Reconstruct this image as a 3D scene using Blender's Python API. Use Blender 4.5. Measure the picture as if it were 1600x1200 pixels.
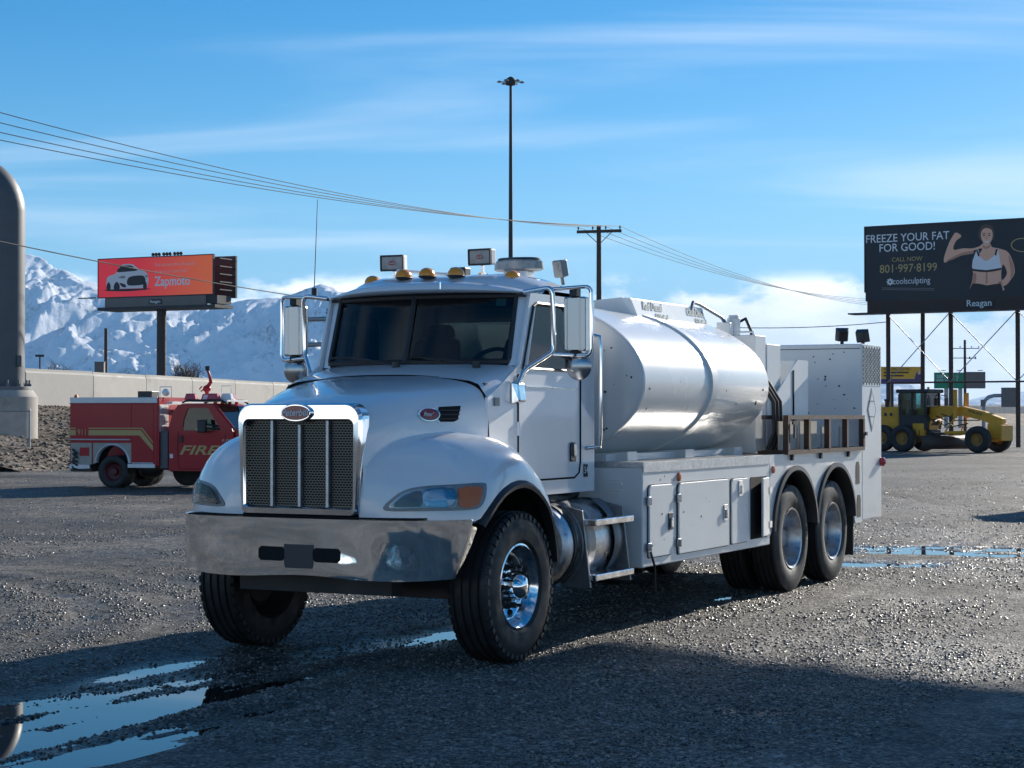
import bpy, bmesh, math, random
import numpy as np
from mathutils import Vector, Matrix
from mathutils.bvhtree import BVHTree
for o in list(bpy.data.objects): bpy.data.objects.remove(o)
scene = bpy.context.scene
R = math.radians
pi = math.pi
random.seed(7)
RNG = np.random.default_rng(11)

# ------------------------------------------------------------------ camera
F_PX, CAM_H, HOR = 2898.4, 1.7155, 649.5
cd = bpy.data.cameras.new('camera'); cam = bpy.data.objects.new('camera', cd)
scene.collection.objects.link(cam); scene.camera = cam
cd.sensor_width = 36.0; cd.lens = F_PX / 1600 * 36.0
cd.clip_start = 0.1; cd.clip_end = 60000
PITCH = math.atan((HOR - 600) / F_PX)
cam.location = (0, 0, CAM_H); cam.rotation_euler = (pi / 2 + PITCH, 0, 0)
scene.render.resolution_x, scene.render.resolution_y = 1024, 768

# ------------------------------------------------------------------ sky + sun
SUN_AZ, SUN_EL = 35.0, 20.0           # degrees right of the view axis, above the horizon
SKY_STRENGTH = 0.064
w = bpy.data.worlds.new('World'); scene.world = w; w.use_nodes = True
nt = w.node_tree; nt.nodes.clear()
def N(t, **k):
    n = nt.nodes.new(t)
    for a, b in k.items(): setattr(n, a, b)
    return n
L = lambda a, b: nt.links.new(a, b)
def vmath(op, a=None, b=None, c=None):
    n = N('ShaderNodeMath', operation=op)
    for i, q in enumerate((a, b, c)):
        if q is None: continue
        if hasattr(q, 'is_linked'): L(q, n.inputs[i])
        else: n.inputs[i].default_value = q
    return n.outputs[0]
def sstep(x, lo, hi):
    n = N('ShaderNodeMapRange', interpolation_type='SMOOTHSTEP')
    L(x, n.inputs[0]); n.inputs[1].default_value = lo; n.inputs[2].default_value = hi
    return n.outputs[0]
def cmix(f, a, b):
    n = N('ShaderNodeMix', data_type='RGBA'); 
    if hasattr(f, 'is_linked'): L(f, n.inputs[0])
    else: n.inputs[0].default_value = f
    for q, i in ((a, 6), (b, 7)):
        if hasattr(q, 'is_linked'): L(q, n.inputs[i])
        else: n.inputs[i].default_value = (*q, 1)
    return n.outputs[2]
sky = N('ShaderNodeTexSky', sky_type='NISHITA', sun_disc=False)
sky.sun_elevation = R(SUN_EL); sky.sun_rotation = R(SUN_AZ)
sky.altitude = 1300; sky.air_density = 1.0; sky.dust_density = 0.25; sky.ozone_density = 2.2
tc = N('ShaderNodeTexCoord'); sep = N('ShaderNodeSeparateXYZ'); L(tc.outputs['Generated'], sep.inputs[0])
dz = sep.outputs[2]
# cumulus banks low over the horizon
mp = N('ShaderNodeMapping'); L(tc.outputs['Generated'], mp.inputs[0]); mp.inputs['Scale'].default_value = (1, 1, 2.1)
mp.inputs['Location'].default_value = (0.2, 5.5, 0.0)
nz = N('ShaderNodeTexNoise'); L(mp.outputs[0], nz.inputs[0]); nz.inputs['Scale'].default_value = 13; nz.inputs['Detail'].default_value = 9; nz.inputs['Roughness'].default_value = 0.56
nl = N('ShaderNodeTexNoise'); L(mp.outputs[0], nl.inputs[0]); nl.inputs['Scale'].default_value = 4.2; nl.inputs['Detail'].default_value = 2
band_lo = sstep(dz, -0.02, 0.012); band_hi = sstep(dz, 0.085, 0.035)
cov = vmath('MULTIPLY', vmath('MULTIPLY', band_lo, band_hi), vmath('MULTIPLY_ADD', nl.outputs[0], 0.9, 0.05))
cum = vmath('MULTIPLY', sstep(vmath('ADD', nz.outputs[0], vmath('MULTIPLY', cov, 0.62)), 0.58, 0.70), sstep(vmath('MULTIPLY', band_lo, band_hi), 0.02, 0.25))
# thin cirrus streaks higher up
cz = vmath('MAXIMUM', vmath('ADD', dz, 0.12), 0.02)
cx = vmath('DIVIDE', sep.outputs[0], cz); cy = vmath('DIVIDE', sep.outputs[1], cz)
cmb = N('ShaderNodeCombineXYZ'); L(cx, cmb.inputs[0]); L(cy, cmb.inputs[1])
mp2 = N('ShaderNodeMapping'); L(cmb.outputs[0], mp2.inputs[0]); mp2.inputs['Rotation'].default_value = (0, 0, R(-28)); mp2.inputs['Scale'].default_value = (0.42, 1.5, 1); mp2.inputs['Location'].default_value = (0.1, 3.9, 0)
n2 = N('ShaderNodeTexNoise'); L(mp2.outputs[0], n2.inputs[0]); n2.inputs['Scale'].default_value = 0.9; n2.inputs['Detail'].default_value = 7; n2.inputs['Roughness'].default_value = 0.52; n2.inputs['Distortion'].default_value = 0.6
cir = vmath('MULTIPLY', sstep(n2.outputs[0], 0.46, 0.76), vmath('MULTIPLY', sstep(dz, 0.02, 0.09), 0.55))
hs = N('ShaderNodeHueSaturation'); L(sky.outputs[0], hs.inputs['Color']); hs.inputs['Saturation'].default_value = 1.5; hs.inputs['Value'].default_value = 1.25
base = cmix(vmath('MULTIPLY', sstep(dz, 0.16, 0.0), .7), hs.outputs[0], (2.1, 5.8, 10.4))
base = cmix(vmath('MULTIPLY', sstep(dz, 0.10, -0.01), 0.0), base, (7, 9, 11))
CL = 0.85 / SKY_STRENGTH
c1 = cmix(cir, base, (CL * .86, CL * .95, CL * 1.05))
shade = cmix(sstep(nz.outputs[0], 0.42, 0.75), (CL * 1.0, CL * 1.04, CL * 1.08), (CL * 1.4, CL * 1.4, CL * 1.4))
c2 = cmix(cum, c1, shade)
bg = N('ShaderNodeBackground'); L(c2, bg.inputs[0]); bg.inputs[1].default_value = SKY_STRENGTH
out = N('ShaderNodeOutputWorld'); L(bg.outputs[0], out.inputs[0])

sd = bpy.data.lights.new('sun', 'SUN'); sd.energy = 5.0; sd.angle = R(0.55); sd.color = (1.0, 0.93, 0.82)
sun = bpy.data.objects.new('sun', sd); scene.collection.objects.link(sun)
SUNV = Vector((math.sin(R(SUN_AZ)) * math.cos(R(SUN_EL)), math.cos(R(SUN_AZ)) * math.cos(R(SUN_EL)), math.sin(R(SUN_EL))))
sun.rotation_euler = SUNV.to_track_quat('Z', 'Y').to_euler()
scene.view_settings.view_transform = 'Standard'; scene.view_settings.look = 'None'
scene.view_settings.exposure = 0.58; scene.view_settings.gamma = 1.0
scene.cycles.max_bounces = 8; scene.cycles.transparent_max_bounces = 12
scene.cycles.use_denoising = True
scene.cycles.caustics_reflective = False; scene.cycles.caustics_refractive = False

# ------------------------------------------------------------------ materials
MATS = {}
def mat(name, col, rough=0.5, metal=0.0, coat=0.0, spec=0.5, bump=None, var=None, emit=None, dirt=None, coords='Object', aniso=None):
    """col base colour; bump=(scale,strength,dist); var=(scale,amount) colour mottling; dirt=(scale,colour,lo,hi)"""
    if name in MATS: return MATS[name]
    m = bpy.data.materials.new(name); m.use_nodes = True
    t = m.node_tree; p = t.nodes['Principled BSDF']
    p.inputs['Base Color'].default_value = (*col, 1); p.inputs['Roughness'].default_value = rough
    p.inputs['Metallic'].default_value = metal; p.inputs['Specular IOR Level'].default_value = spec
    if coat: p.inputs['Coat Weight'].default_value = coat; p.inputs['Coat Roughness'].default_value = 0.04
    def nn(ty, **k):
        n = t.nodes.new(ty)
        for a, b in k.items(): setattr(n, a, b)
        return n
    if bump or var or dirt:
        tcn = nn('ShaderNodeTexCoord')
    cur = None
    if var:
        z = nn('ShaderNodeTexNoise'); t.links.new(tcn.outputs[coords], z.inputs[0]); z.inputs['Scale'].default_value = var[0]; z.inputs['Detail'].default_value = 6; z.inputs['Roughness'].default_value = 0.62
        mr = nn('ShaderNodeMapRange'); t.links.new(z.outputs[0], mr.inputs[0]); mr.inputs[1].default_value = .3; mr.inputs[2].default_value = .7
        mr.inputs[3].default_value = 1 - var[1]; mr.inputs[4].default_value = 1 + var[1]
        mx = nn('ShaderNodeMix', data_type='RGBA', blend_type='MULTIPLY'); mx.inputs[0].default_value = 1
        mx.inputs[6].default_value = (*col, 1); t.links.new(mr.outputs[0], mx.inputs[7]); cur = mx.outputs[2]
        mr2 = nn('ShaderNodeMapRange'); t.links.new(z.outputs[0], mr2.inputs[0]); mr2.inputs[1].default_value = .3; mr2.inputs[2].default_value = .7
        mr2.inputs[3].default_value = max(0.02, rough * (1 - var[1])); mr2.inputs[4].default_value = min(1, rough * (1 + var[1])); t.links.new(mr2.outputs[0], p.inputs['Roughness'])
    if dirt:
        z = nn('ShaderNodeTexNoise'); t.links.new(tcn.outputs[coords], z.inputs[0]); z.inputs['Scale'].default_value = dirt[0]; z.inputs['Detail'].default_value = 9; z.inputs['Roughness'].default_value = 0.7
        mr = nn('ShaderNodeMapRange', interpolation_type='SMOOTHSTEP'); t.links.new(z.outputs[0], mr.inputs[0]); mr.inputs[1].default_value = dirt[2]; mr.inputs[2].default_value = dirt[3]
        mx = nn('ShaderNodeMix', data_type='RGBA'); t.links.new(mr.outputs[0], mx.inputs[0])
        if cur: t.links.new(cur, mx.inputs[6])
        else: mx.inputs[6].default_value = (*col, 1)
        mx.inputs[7].default_value = (*dirt[1], 1); cur = mx.outputs[2]
    if cur: t.links.new(cur, p.inputs['Base Color'])
    if bump:
        z = nn('ShaderNodeTexNoise'); t.links.new(tcn.outputs[coords], z.inputs[0]); z.inputs['Scale'].default_value = bump[0]; z.inputs['Detail'].default_value = bump[3] if len(bump) > 3 else 5
        b = nn('ShaderNodeBump'); b.inputs['Strength'].default_value = bump[1]; b.inputs['Distance'].default_value = bump[2]
        t.links.new(z.outputs[0], b.inputs['Height']); t.links.new(b.outputs[0], p.inputs['Normal'])
    if emit: p.inputs['Emission Color'].default_value = (*emit[0], 1); p.inputs['Emission Strength'].default_value = emit[1]
    MATS[name] = m; return m
def glass_mat(name, tint, gloss=1.0, rough=0.0):
    m = bpy.data.materials.new(name); m.use_nodes = True; t = m.node_tree; t.nodes.clear()
    o = t.nodes.new('ShaderNodeOutputMaterial'); a = t.nodes.new('ShaderNodeBsdfTransparent'); g = t.nodes.new('ShaderNodeBsdfGlossy'); fr = t.nodes.new('ShaderNodeFresnel'); mx = t.nodes.new('ShaderNodeMixShader')
    a.inputs[0].default_value = (*tint, 1); g.inputs['Roughness'].default_value = rough; fr.inputs[0].default_value = 1.5
    mm = t.nodes.new('ShaderNodeMath'); mm.operation = 'MULTIPLY'; t.links.new(fr.outputs[0], mm.inputs[0]); mm.inputs[1].default_value = gloss
    t.links.new(mm.outputs[0], mx.inputs[0]); t.links.new(a.outputs[0], mx.inputs[1]); t.links.new(g.outputs[0], mx.inputs[2]); t.links.new(mx.outputs[0], o.inputs[0])
    MATS[name] = m; return m

# ------------------------------------------------------------------ helpers
COL = scene.collection
class MB:
    """collects geometry for ONE mesh object. flip=True: input is (rearward, driver side, up)"""
    def __init__(s, flip=False): s.v = []; s.f = []; s.flip = flip
    def add(s, vs, fs):
        o = len(s.v); s.v += [tuple(map(float, q)) for q in vs]; s.f += [tuple(i + o for i in q) for q in fs]; return s
    def box(s, x0, x1, y0, y1, z0, z1):
        return s.add([(x0,y0,z0),(x1,y0,z0),(x1,y1,z0),(x0,y1,z0),(x0,y0,z1),(x1,y0,z1),(x1,y1,z1),(x0,y1,z1)],
                     [(0,3,2,1),(4,5,6,7),(0,1,5,4),(1,2,6,5),(2,3,7,6),(3,0,4,7)])
    def hexa(s, b, t):   # bottom 4 pts, top 4 pts
        return s.add(list(b) + list(t), [(0,3,2,1),(4,5,6,7),(0,1,5,4),(1,2,6,5),(2,3,7,6),(3,0,4,7)])
    def prism(s, poly, ax, a, b):
        """poly of 2D points swept along axis ax (0,1,2) from a to b"""
        n = len(poly)
        def P(p, d):
            return (d, p[0], p[1]) if ax == 0 else (p[0], d, p[1]) if ax == 1 else (p[0], p[1], d)
        return s.add([P(p, a) for p in poly] + [P(p, b) for p in poly],
                     [tuple(range(n))[::-1], tuple(range(n, 2 * n))] + [(i, (i + 1) % n, n + (i + 1) % n, n + i) for i in range(n)])
    def cyl(s, p0, p1, r0, r1=None, n=16, caps=True):
        r1 = r0 if r1 is None else r1
        p0 = Vector(p0); p1 = Vector(p1); d = (p1 - p0).normalized()
        u = d.orthogonal().normalized(); w_ = d.cross(u); vs = []
        for p, r in ((p0, r0), (p1, r1)):
            for i in range(n):
                a = 2 * pi * i / n; vs.append(p + (u * math.cos(a) + w_ * math.sin(a)) * r)
        fs = [(i, (i + 1) % n, n + (i + 1) % n, n + i) for i in range(n)]
        if caps: fs += [tuple(range(n))[::-1], tuple(range(n, 2 * n))]
        return s.add(vs, fs)
    def tube(s, pts, r, n=8, close=False):
        pts = [Vector(p) for p in pts]; m = len(pts); vs = []; u = None
        for i, p in enumerate(pts):
            if close: d = pts[(i + 1) % m] - pts[i - 1]
            else: d = pts[min(i + 1, m - 1)] - pts[max(i - 1, 0)]
            d.normalize()
            if u is None: u = d.orthogonal().normalized()
            else: u = (u - d * u.dot(d)).normalized()
            w_ = d.cross(u); rr = r[i] if isinstance(r, (list, tuple)) else r
            for k in range(n):
                a = 2 * pi * k / n; vs.append(p + (u * math.cos(a) + w_ * math.sin(a)) * rr)
        fs = []
        for i in range(m if close else m - 1):
            j = (i + 1) % m
            fs += [(i * n + k, i * n + (k + 1) % n, j * n + (k + 1) % n, j * n + k) for k in range(n)]
        if not close: fs += [tuple(range(n))[::-1], tuple((m - 1) * n + k for k in range(n))]
        return s.add(vs, fs)
    def lathe(s, prof, c, ax, n=32, close=False):
        """prof [(dist along axis, radius)], about axis through c along unit vector ax"""
        c = Vector(c); ax = Vector(ax).normalized(); u = ax.orthogonal().normalized(); w_ = ax.cross(u); m = len(prof); vs = []
        for d, r in prof:
            for k in range(n):
                a = 2 * pi * k / n; vs.append(c + ax * d + (u * math.cos(a) + w_ * math.sin(a)) * r)
        fs = []
        for i in range(m if close else m - 1):
            j = (i + 1) % m
            fs += [(i * n + k, i * n + (k + 1) % n, j * n + (k + 1) % n, j * n + k) for k in range(n)]
        return s.add(vs, fs)
    def grid(s, rows):
        n = len(rows[0]); o = []
        for r in rows: o += list(r)
        return s.add(o, [(i * n + k, i * n + k + 1, (i + 1) * n + k + 1, (i + 1) * n + k) for i in range(len(rows) - 1) for k in range(n - 1)])
    def ball(s, c, rx, ry=None, rz=None, n=12, m=8, zmin=-1):
        ry = rx if ry is None else ry; rz = rx if rz is None else rz
        rows = []
        for i in range(m + 1):
            ph = -pi / 2 + pi * i / m
            if math.sin(ph) < zmin - 1e-6: ph = math.asin(zmin)
            rows.append([(c[0] + rx * math.cos(ph) * math.cos(2*pi*k/n), c[1] + ry * math.cos(ph) * math.sin(2*pi*k/n), c[2] + rz * math.sin(ph)) for k in range(n + 1)])
        return s.grid(rows)
    def build(s, name, m, parent=None, smooth=None, bevel=0, solid=0, sub=0, loc=None):
        me = bpy.data.meshes.new(name)
        vs = [(-x, y, z) for x, y, z in s.v] if s.flip else s.v
        me.from_pydata(vs, [], s.f)
        bm = bmesh.new(); bm.from_mesh(me); bmesh.ops.remove_doubles(bm, verts=bm.verts, dist=1e-5); bmesh.ops.recalc_face_normals(bm, faces=bm.faces); bm.to_mesh(me); bm.free()
        if smooth is not None:
            me.polygons.foreach_set('use_smooth', [True] * len(me.polygons)); me.set_sharp_from_angle(angle=R(smooth))
        o = bpy.data.objects.new(name, me); COL.objects.link(o)
        me.materials.append(MATS[m] if isinstance(m, str) else m)
        if parent: o.parent = parent
        if loc: o.location = loc
        if sub: md = o.modifiers.new('s', 'SUBSURF'); md.levels = md.render_levels = sub
        if solid: md = o.modifiers.new('t', 'SOLIDIFY'); md.thickness = solid; md.offset = 0
        if bevel:
            md = o.modifiers.new('b', 'BEVEL'); md.width = bevel; md.segments = 2; md.limit_method = 'ANGLE'; md.angle_limit = R(40)
        return o
def tag(o, label=None, cat=None, group=None, kind=None):
    if label: o['label'] = label
    if cat: o['category'] = cat
    if group: o['group'] = group
    if kind: o['kind'] = kind
    return o
def empty(name, loc, rz=0.0):
    o = bpy.data.objects.new(name, None); COL.objects.link(o); o.location = loc; o.rotation_euler = (0, 0, rz); o.empty_display_size = .2
    return o
def copy_tree(o, parent=None):
    c = o.copy(); COL.objects.link(c); c.parent = parent
    for ch in [q for q in bpy.data.objects if q.parent == o]: copy_tree(ch, c)
    return c
def text(s, name, m, parent, org, xd, yd, size, align='LEFT', depth=0.002, shear=0.0, bold=0.0, xs=1.0, spacing=1.0):
    cu = bpy.data.curves.new(name, 'FONT'); cu.body = s; cu.size = size; cu.align_x = align; cu.align_y = 'CENTER'; cu.extrude = depth; cu.shear = shear; cu.offset = bold * size; cu.space_character = spacing
    cu.resolution_u = 3
    t = bpy.data.objects.new(name, cu); me = bpy.data.meshes.new_from_object(t); bpy.data.objects.remove(t)
    me.name = name; me.materials.clear(); me.materials.append(MATS[m])
    o = bpy.data.objects.new(name, me); COL.objects.link(o)
    xd = Vector(xd).normalized(); yd = Vector(yd).normalized(); zd = xd.cross(yd)
    M = Matrix(((xd.x * xs, yd.x, zd.x, org[0]), (xd.y * xs, yd.y, zd.y, org[1]), (xd.z * xs, yd.z, zd.z, org[2]), (0, 0, 0, 1)))
    me.transform(M); o.parent = parent
    return o
def px(u, v, d):
    """world point seen at photo pixel (u,v) at depth d (level-camera approximation with the pitch folded in)"""
    dv = (600 - v) / F_PX; cy = math.cos(PITCH) - dv * math.sin(PITCH); k = d / cy
    return Vector(((u - 800) / F_PX * k, d, CAM_H + k * (math.sin(PITCH) + dv * math.cos(PITCH))))
def smooth_poly(pts, k=4):
    """closed Catmull-Rom through 2D points"""
    n = len(pts); o = []
    for i in range(n):
        p0, p1, p2, p3 = (np.array(pts[(i + j - 1) % n], float) for j in range(4))
        for q in range(k):
            t = q / k
            o.append(tuple(.5 * ((2 * p1) + (-p0 + p2) * t + (2*p0 - 5*p1 + 4*p2 - p3) * t*t + (-p0 + 3*p1 - 3*p2 + p3) * t**3)))
    return o
def interp(x, xs, ys): return float(np.interp(x, xs, ys))
def arc(c, r, a0, a1, n, f=lambda x, y: (x, y)):
    return [f(c[0] + r * math.cos(R(a0 + (a1 - a0) * i / n)), c[1] + r * math.sin(R(a0 + (a1 - a0) * i / n))) for i in range(n + 1)]
def fbm(x, y, sc, octs=4, seed=0, gain=.5):
    x = np.asarray(x, float); y = np.asarray(y, float); tot = 0; amp = 1; norm = 0
    for o in range(octs):
        g = np.random.default_rng(seed * 31 + o).random((256, 256))
        X = x * sc * 2**o + 17.3 * o; Y = y * sc * 2**o + 9.1 * o
        xi = np.floor(X).astype(int); yi = np.floor(Y).astype(int); fx = X - xi; fy = Y - yi
        fx = fx * fx * (3 - 2 * fx); fy = fy * fy * (3 - 2 * fy)
        A = g[xi % 256, yi % 256]; B = g[(xi+1) % 256, yi % 256]; C = g[xi % 256, (yi+1) % 256]; D = g[(xi+1) % 256, (yi+1) % 256]
        tot = tot + amp * ((A*(1-fx)+B*fx)*(1-fy) + (C*(1-fx)+D*fx)*fy); norm += amp; amp *= gain
    return tot / norm

# common materials
mat('chrome', (.86, .87, .88), .045, 1.0)
mat('rubber', (.018, .018, .019), .62, bump=(60, .25, .002), var=(9, .35))
mat('black_plastic', (.02, .021, .023), .45, var=(6, .2))
mat('black_steel', (.025, .025, .027), .55, var=(5, .3))
mat('dark_gap', (.006, .006, .007), .9)
mat('aluminium', (.55, .56, .58), .38, 1.0, var=(14, .35), bump=(30, .08, .002))
mat('mirror_shell', (.46, .46, .46), .24, .9)
mat('polished_aluminium', (.8, .81, .83), .12, 1.0, var=(10, .3))
mat('galvanised', (.34, .36, .38), .5, .7, var=(3, .2))
mat('white_print', (.8, .8, .8), .6)

# ================================================================== GROUND
TA = 0.47416                      # truck's axis: rearward = (sin, cos)
TX, TY = -0.9954, 13.494          # front axle centre
def to_st(x, y):
    dx, dy = x - TX, y - TY
    return dx * math.sin(TA) + dy * math.cos(TA), dx * math.cos(TA) - dy * math.sin(TA)
WATER_Z = -0.034
def ground_h(x, y):
    x = np.asarray(x, float); y = np.asarray(y, float)
    s, t = to_st(x, y)
    near = np.clip(1 - (np.hypot(x, y - 14) - 26) / 30, 0, 1)
    h = (fbm(x, y, 1.1, 3, 1) - .5) * .030 + (fbm(x, y, 5.0, 3, 2) - .5) * .022
    # ruts running the way the trucks drive, turning in arcs at the left
    st = fbm(s * .28, t * 2.3, 1.0, 3, 5)
    h += (st - .5) * .034
    rr = np.hypot(x + 9.5, y - 15.0)
    arcs = np.sin(rr * 9.0 + 3 * fbm(x, y, .4, 2, 9)) * np.exp(-((rr - 5.6) / 1.7) ** 2) * np.exp(-((y - 17.5) / 4.5) ** 2)
    h += arcs * .017 + .008 * np.exp(-((rr - 5.6) / 2.2) ** 2)
    def puddle(cs, ct, ls, lt, depth):
        return -depth * np.exp(-((s - cs) / ls) ** 2 - ((t - ct) / lt) ** 2)
    h += (fbm(s * .5, t * 4.2, 1.0, 4, 15) - .5) * .17 * np.exp(-((s + 3.2) / 2.6) ** 2 - ((t - .1) / 1.1) ** 2)
    h += puddle(-3.0, -.20, 2.0, .85, .040)
    h += puddle(-4.5, .55, 1.1, .42, .050)
    h += puddle(-1.15, -.95, .9, .16, .040)
    h += puddle(1.35, -.15, 1.3, .30, .046)
    h += puddle(-1.9, .95, .25, .10, .034)
    h += puddle(5.1, .75, .45, .13, .045)
    # wet ruts behind the truck on the right
    def wpud(cx, cy, lx, ly, depth): return -depth * np.exp(-((x - cx) / lx) ** 2 - ((y - cy) / ly) ** 2)
    h += wpud(5.6, 24.2, 3.0, .7, .065) + wpud(4.1, 21.9, 1.5, .6, .055) + wpud(8.0, 23.2, 2.2, .6, .06)
    h += (fbm(x * .8 + y * .3, y * 1.9, 1.0, 4, 51) - .5) * .13 * np.exp(-((x - 6.3) / 3.4) ** 2 - ((y - 23.4) / 2.2) ** 2)
    h += wpud(1.35, 10.9, .45, .22, .034) + wpud(.75, 12.2, .25, .12, .030)
    # firm, level ground under the wheels
    for ws, wt in ((0, 1.05), (0, -1.05), (5.86, 1.0), (7.18, 1.0), (5.86, -1.0), (7.18, -1.0)):
        k = np.exp(-(((s - ws) / .42) ** 2 + ((t - wt) / .38) ** 2) ** 2); h = h * (1 - k) - .004 * k
    return h * near
def axis(lo, hi, step, far_lo, far_hi, g=1.16):
    a = list(np.arange(lo, hi, step)); d = step; q = hi
    while q < far_hi: d = min(d * g, 2500); q += d; a.append(q)
    d = step; q = lo
    while q > far_lo: d = min(d * g, 2500); q -= d; a.insert(0, q)
    return np.array(a)
gx = axis(-7.5, 9.5, .045, -14000, 14000); gy = axis(8.2, 25.5, .05, -60, 16000)
GX, GY = np.meshgrid(gx, gy); GZ = ground_h(GX, GY)
nx, ny = len(gx), len(gy)
me = bpy.data.meshes.new('ground')
V = np.stack([GX, GY, GZ], -1).reshape(-1, 3)
idx = np.arange(nx * ny).reshape(ny, nx)
Fq = np.stack([idx[:-1, :-1], idx[:-1, 1:], idx[1:, 1:], idx[1:, :-1]], -1).reshape(-1, 4)
me.vertices.add(len(V)); me.vertices.foreach_set('co', V.ravel())
me.loops.add(Fq.size); me.loops.foreach_set('vertex_index', Fq.ravel().astype(np.int32))
me.polygons.add(len(Fq)); me.polygons.foreach_set('loop_start', np.arange(0, Fq.size, 4, dtype=np.int32))
me.polygons.foreach_set('use_smooth', np.ones(len(Fq), bool)); me.update(); me.validate()
ground = bpy.data.objects.new('ground', me); COL.objects.link(ground); tag(ground, 'wet dark gravel yard with tyre ruts', kind='structure')

def gravel_material(name, base_lo, base_hi, scale=55, rough=(.28, .6), wet=False):
    m = bpy.data.materials.new(name); m.use_nodes = True; t = m.node_tree; p = t.nodes['Principled BSDF']
    tcn = t.nodes.new('ShaderNodeTexCoord')
    vo = t.nodes.new('ShaderNodeTexVoronoi'); vo.inputs['Scale'].default_value = scale; t.links.new(tcn.outputs['Object'], vo.inputs[0])
    v2 = t.nodes.new('ShaderNodeTexVoronoi'); v2.inputs['Scale'].default_value = scale * .42; t.links.new(tcn.outputs['Object'], v2.inputs[0])
    sx = t.nodes.new('ShaderNodeSeparateColor'); t.links.new(vo.outputs['Color'], sx.inputs[0])
    nzz = t.nodes.new('ShaderNodeTexNoise'); nzz.inputs['Scale'].default_value = .55; nzz.inputs['Detail'].default_value = 8; nzz.inputs['Roughness'].default_value = .65; t.links.new(tcn.outputs['Object'], nzz.inputs[0])
    ad = t.nodes.new('ShaderNodeMath'); ad.operation = 'MULTIPLY_ADD'; t.links.new(nzz.outputs[0], ad.inputs[0]); ad.inputs[1].default_value = 1.1
    pw = t.nodes.new('ShaderNodeMath'); pw.operation = 'POWER'; t.links.new(sx.outputs[0], pw.inputs[0]); pw.inputs[1].default_value = 2.2
    sb = t.nodes.new('ShaderNodeMath'); sb.operation = 'SUBTRACT'; t.links.new(pw.outputs[0], sb.inputs[0]); sb.inputs[1].default_value = .50
    t.links.new(sb.outputs[0], ad.inputs[2])
    mx = t.nodes.new('ShaderNodeMix'); mx.data_type = 'RGBA'; t.links.new(ad.outputs[0], mx.inputs[0]); mx.inputs[6].default_value = (*base_lo, 1); mx.inputs[7].default_value = (*base_hi, 1)
    t.links.new(mx.outputs[2], p.inputs['Base Color'])
    mr = t.nodes.new('ShaderNodeMapRange'); t.links.new(nzz.outputs[0], mr.inputs[0]); mr.inputs[1].default_value = .35; mr.inputs[2].default_value = .65; mr.inputs[3].default_value = rough[0]; mr.inputs[4].default_value = rough[1]
    t.links.new(mr.outputs[0], p.inputs['Roughness'])
    sm = t.nodes.new('ShaderNodeMath'); sm.operation = 'ADD'; t.links.new(vo.outputs['Distance'], sm.inputs[0]); t.links.new(v2.outputs['Distance'], sm.inputs[1])
    b = t.nodes.new('ShaderNodeBump'); b.invert = True; b.inputs['Strength'].default_value = .9; b.inputs['Distance'].default_value = .013; t.links.new(sm.outputs[0], b.inputs['Height']); t.links.new(b.outputs[0], p.inputs['Normal'])
    p.inputs['Specular IOR Level'].default_value = .22
    # packed muddy patches and larger stones
    n5 = t.nodes.new('ShaderNodeTexNoise'); n5.inputs['Scale'].default_value = .16 if scale > 20 else .4; n5.inputs['Detail'].default_value = 6; n5.inputs['Roughness'].default_value = .6; t.links.new(tcn.outputs['Object'], n5.inputs[0])
    v3 = t.nodes.new('ShaderNodeTexVoronoi'); v3.inputs['Scale'].default_value = scale * .17; t.links.new(tcn.outputs['Object'], v3.inputs[0])
    s3 = t.nodes.new('ShaderNodeSeparateColor'); t.links.new(v3.outputs['Color'], s3.inputs[0])
    r5 = t.nodes.new('ShaderNodeMapRange'); t.links.new(n5.outputs[0], r5.inputs[0]); r5.inputs[1].default_value = .38; r5.inputs[2].default_value = .66; r5.inputs[3].default_value = .62; r5.inputs[4].default_value = 1.35
    r6 = t.nodes.new('ShaderNodeMapRange'); t.links.new(s3.outputs[0], r6.inputs[0]); r6.inputs[3].default_value = .7; r6.inputs[4].default_value = 1.35
    mm = t.nodes.new('ShaderNodeMath'); mm.operation = 'MULTIPLY'; t.links.new(r5.outputs[0], mm.inputs[0]); t.links.new(r6.outputs[0], mm.inputs[1])
    m7 = t.nodes.new('ShaderNodeMix'); m7.data_type = 'RGBA'; m7.blend_type = 'MULTIPLY'; m7.inputs[0].default_value = 1; t.links.new(mx.outputs[2], m7.inputs[6]); t.links.new(mm.outputs[0], m7.inputs[7]); t.links.new(m7.outputs[2], p.inputs['Base Color'])
    if wet:   # soaked margins just above the water level of the puddles
        ge = t.nodes.new('ShaderNodeNewGeometry'); sp_ = t.nodes.new('ShaderNodeSeparateXYZ'); t.links.new(ge.outputs['Position'], sp_.inputs[0])
        rw = t.nodes.new('ShaderNodeMapRange'); rw.interpolation_type = 'SMOOTHSTEP'; t.links.new(sp_.outputs[2], rw.inputs[0]); rw.inputs[1].default_value = -.032; rw.inputs[2].default_value = -.008; rw.inputs[3].default_value = .38; rw.inputs[4].default_value = 1.0
        m8 = t.nodes.new('ShaderNodeMix'); m8.data_type = 'RGBA'; m8.blend_type = 'MULTIPLY'; m8.inputs[0].default_value = 1; t.links.new(m7.outputs[2], m8.inputs[6]); t.links.new(rw.outputs[0], m8.inputs[7]); t.links.new(m8.outputs[2], p.inputs['Base Color'])
        mw = t.nodes.new('ShaderNodeMath'); mw.operation = 'MULTIPLY'; t.links.new(mr.outputs[0], mw.inputs[0]); t.links.new(rw.outputs[0], mw.inputs[1]); t.links.new(mw.outputs[0], p.inputs['Roughness'])
    MATS[name] = m; return m
gravel_material('gravel_ground', (.042, .039, .035), (.29, .268, .238), rough=(.5, .85), wet=True)
ground.data.materials.append(MATS['gravel_ground'])

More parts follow.
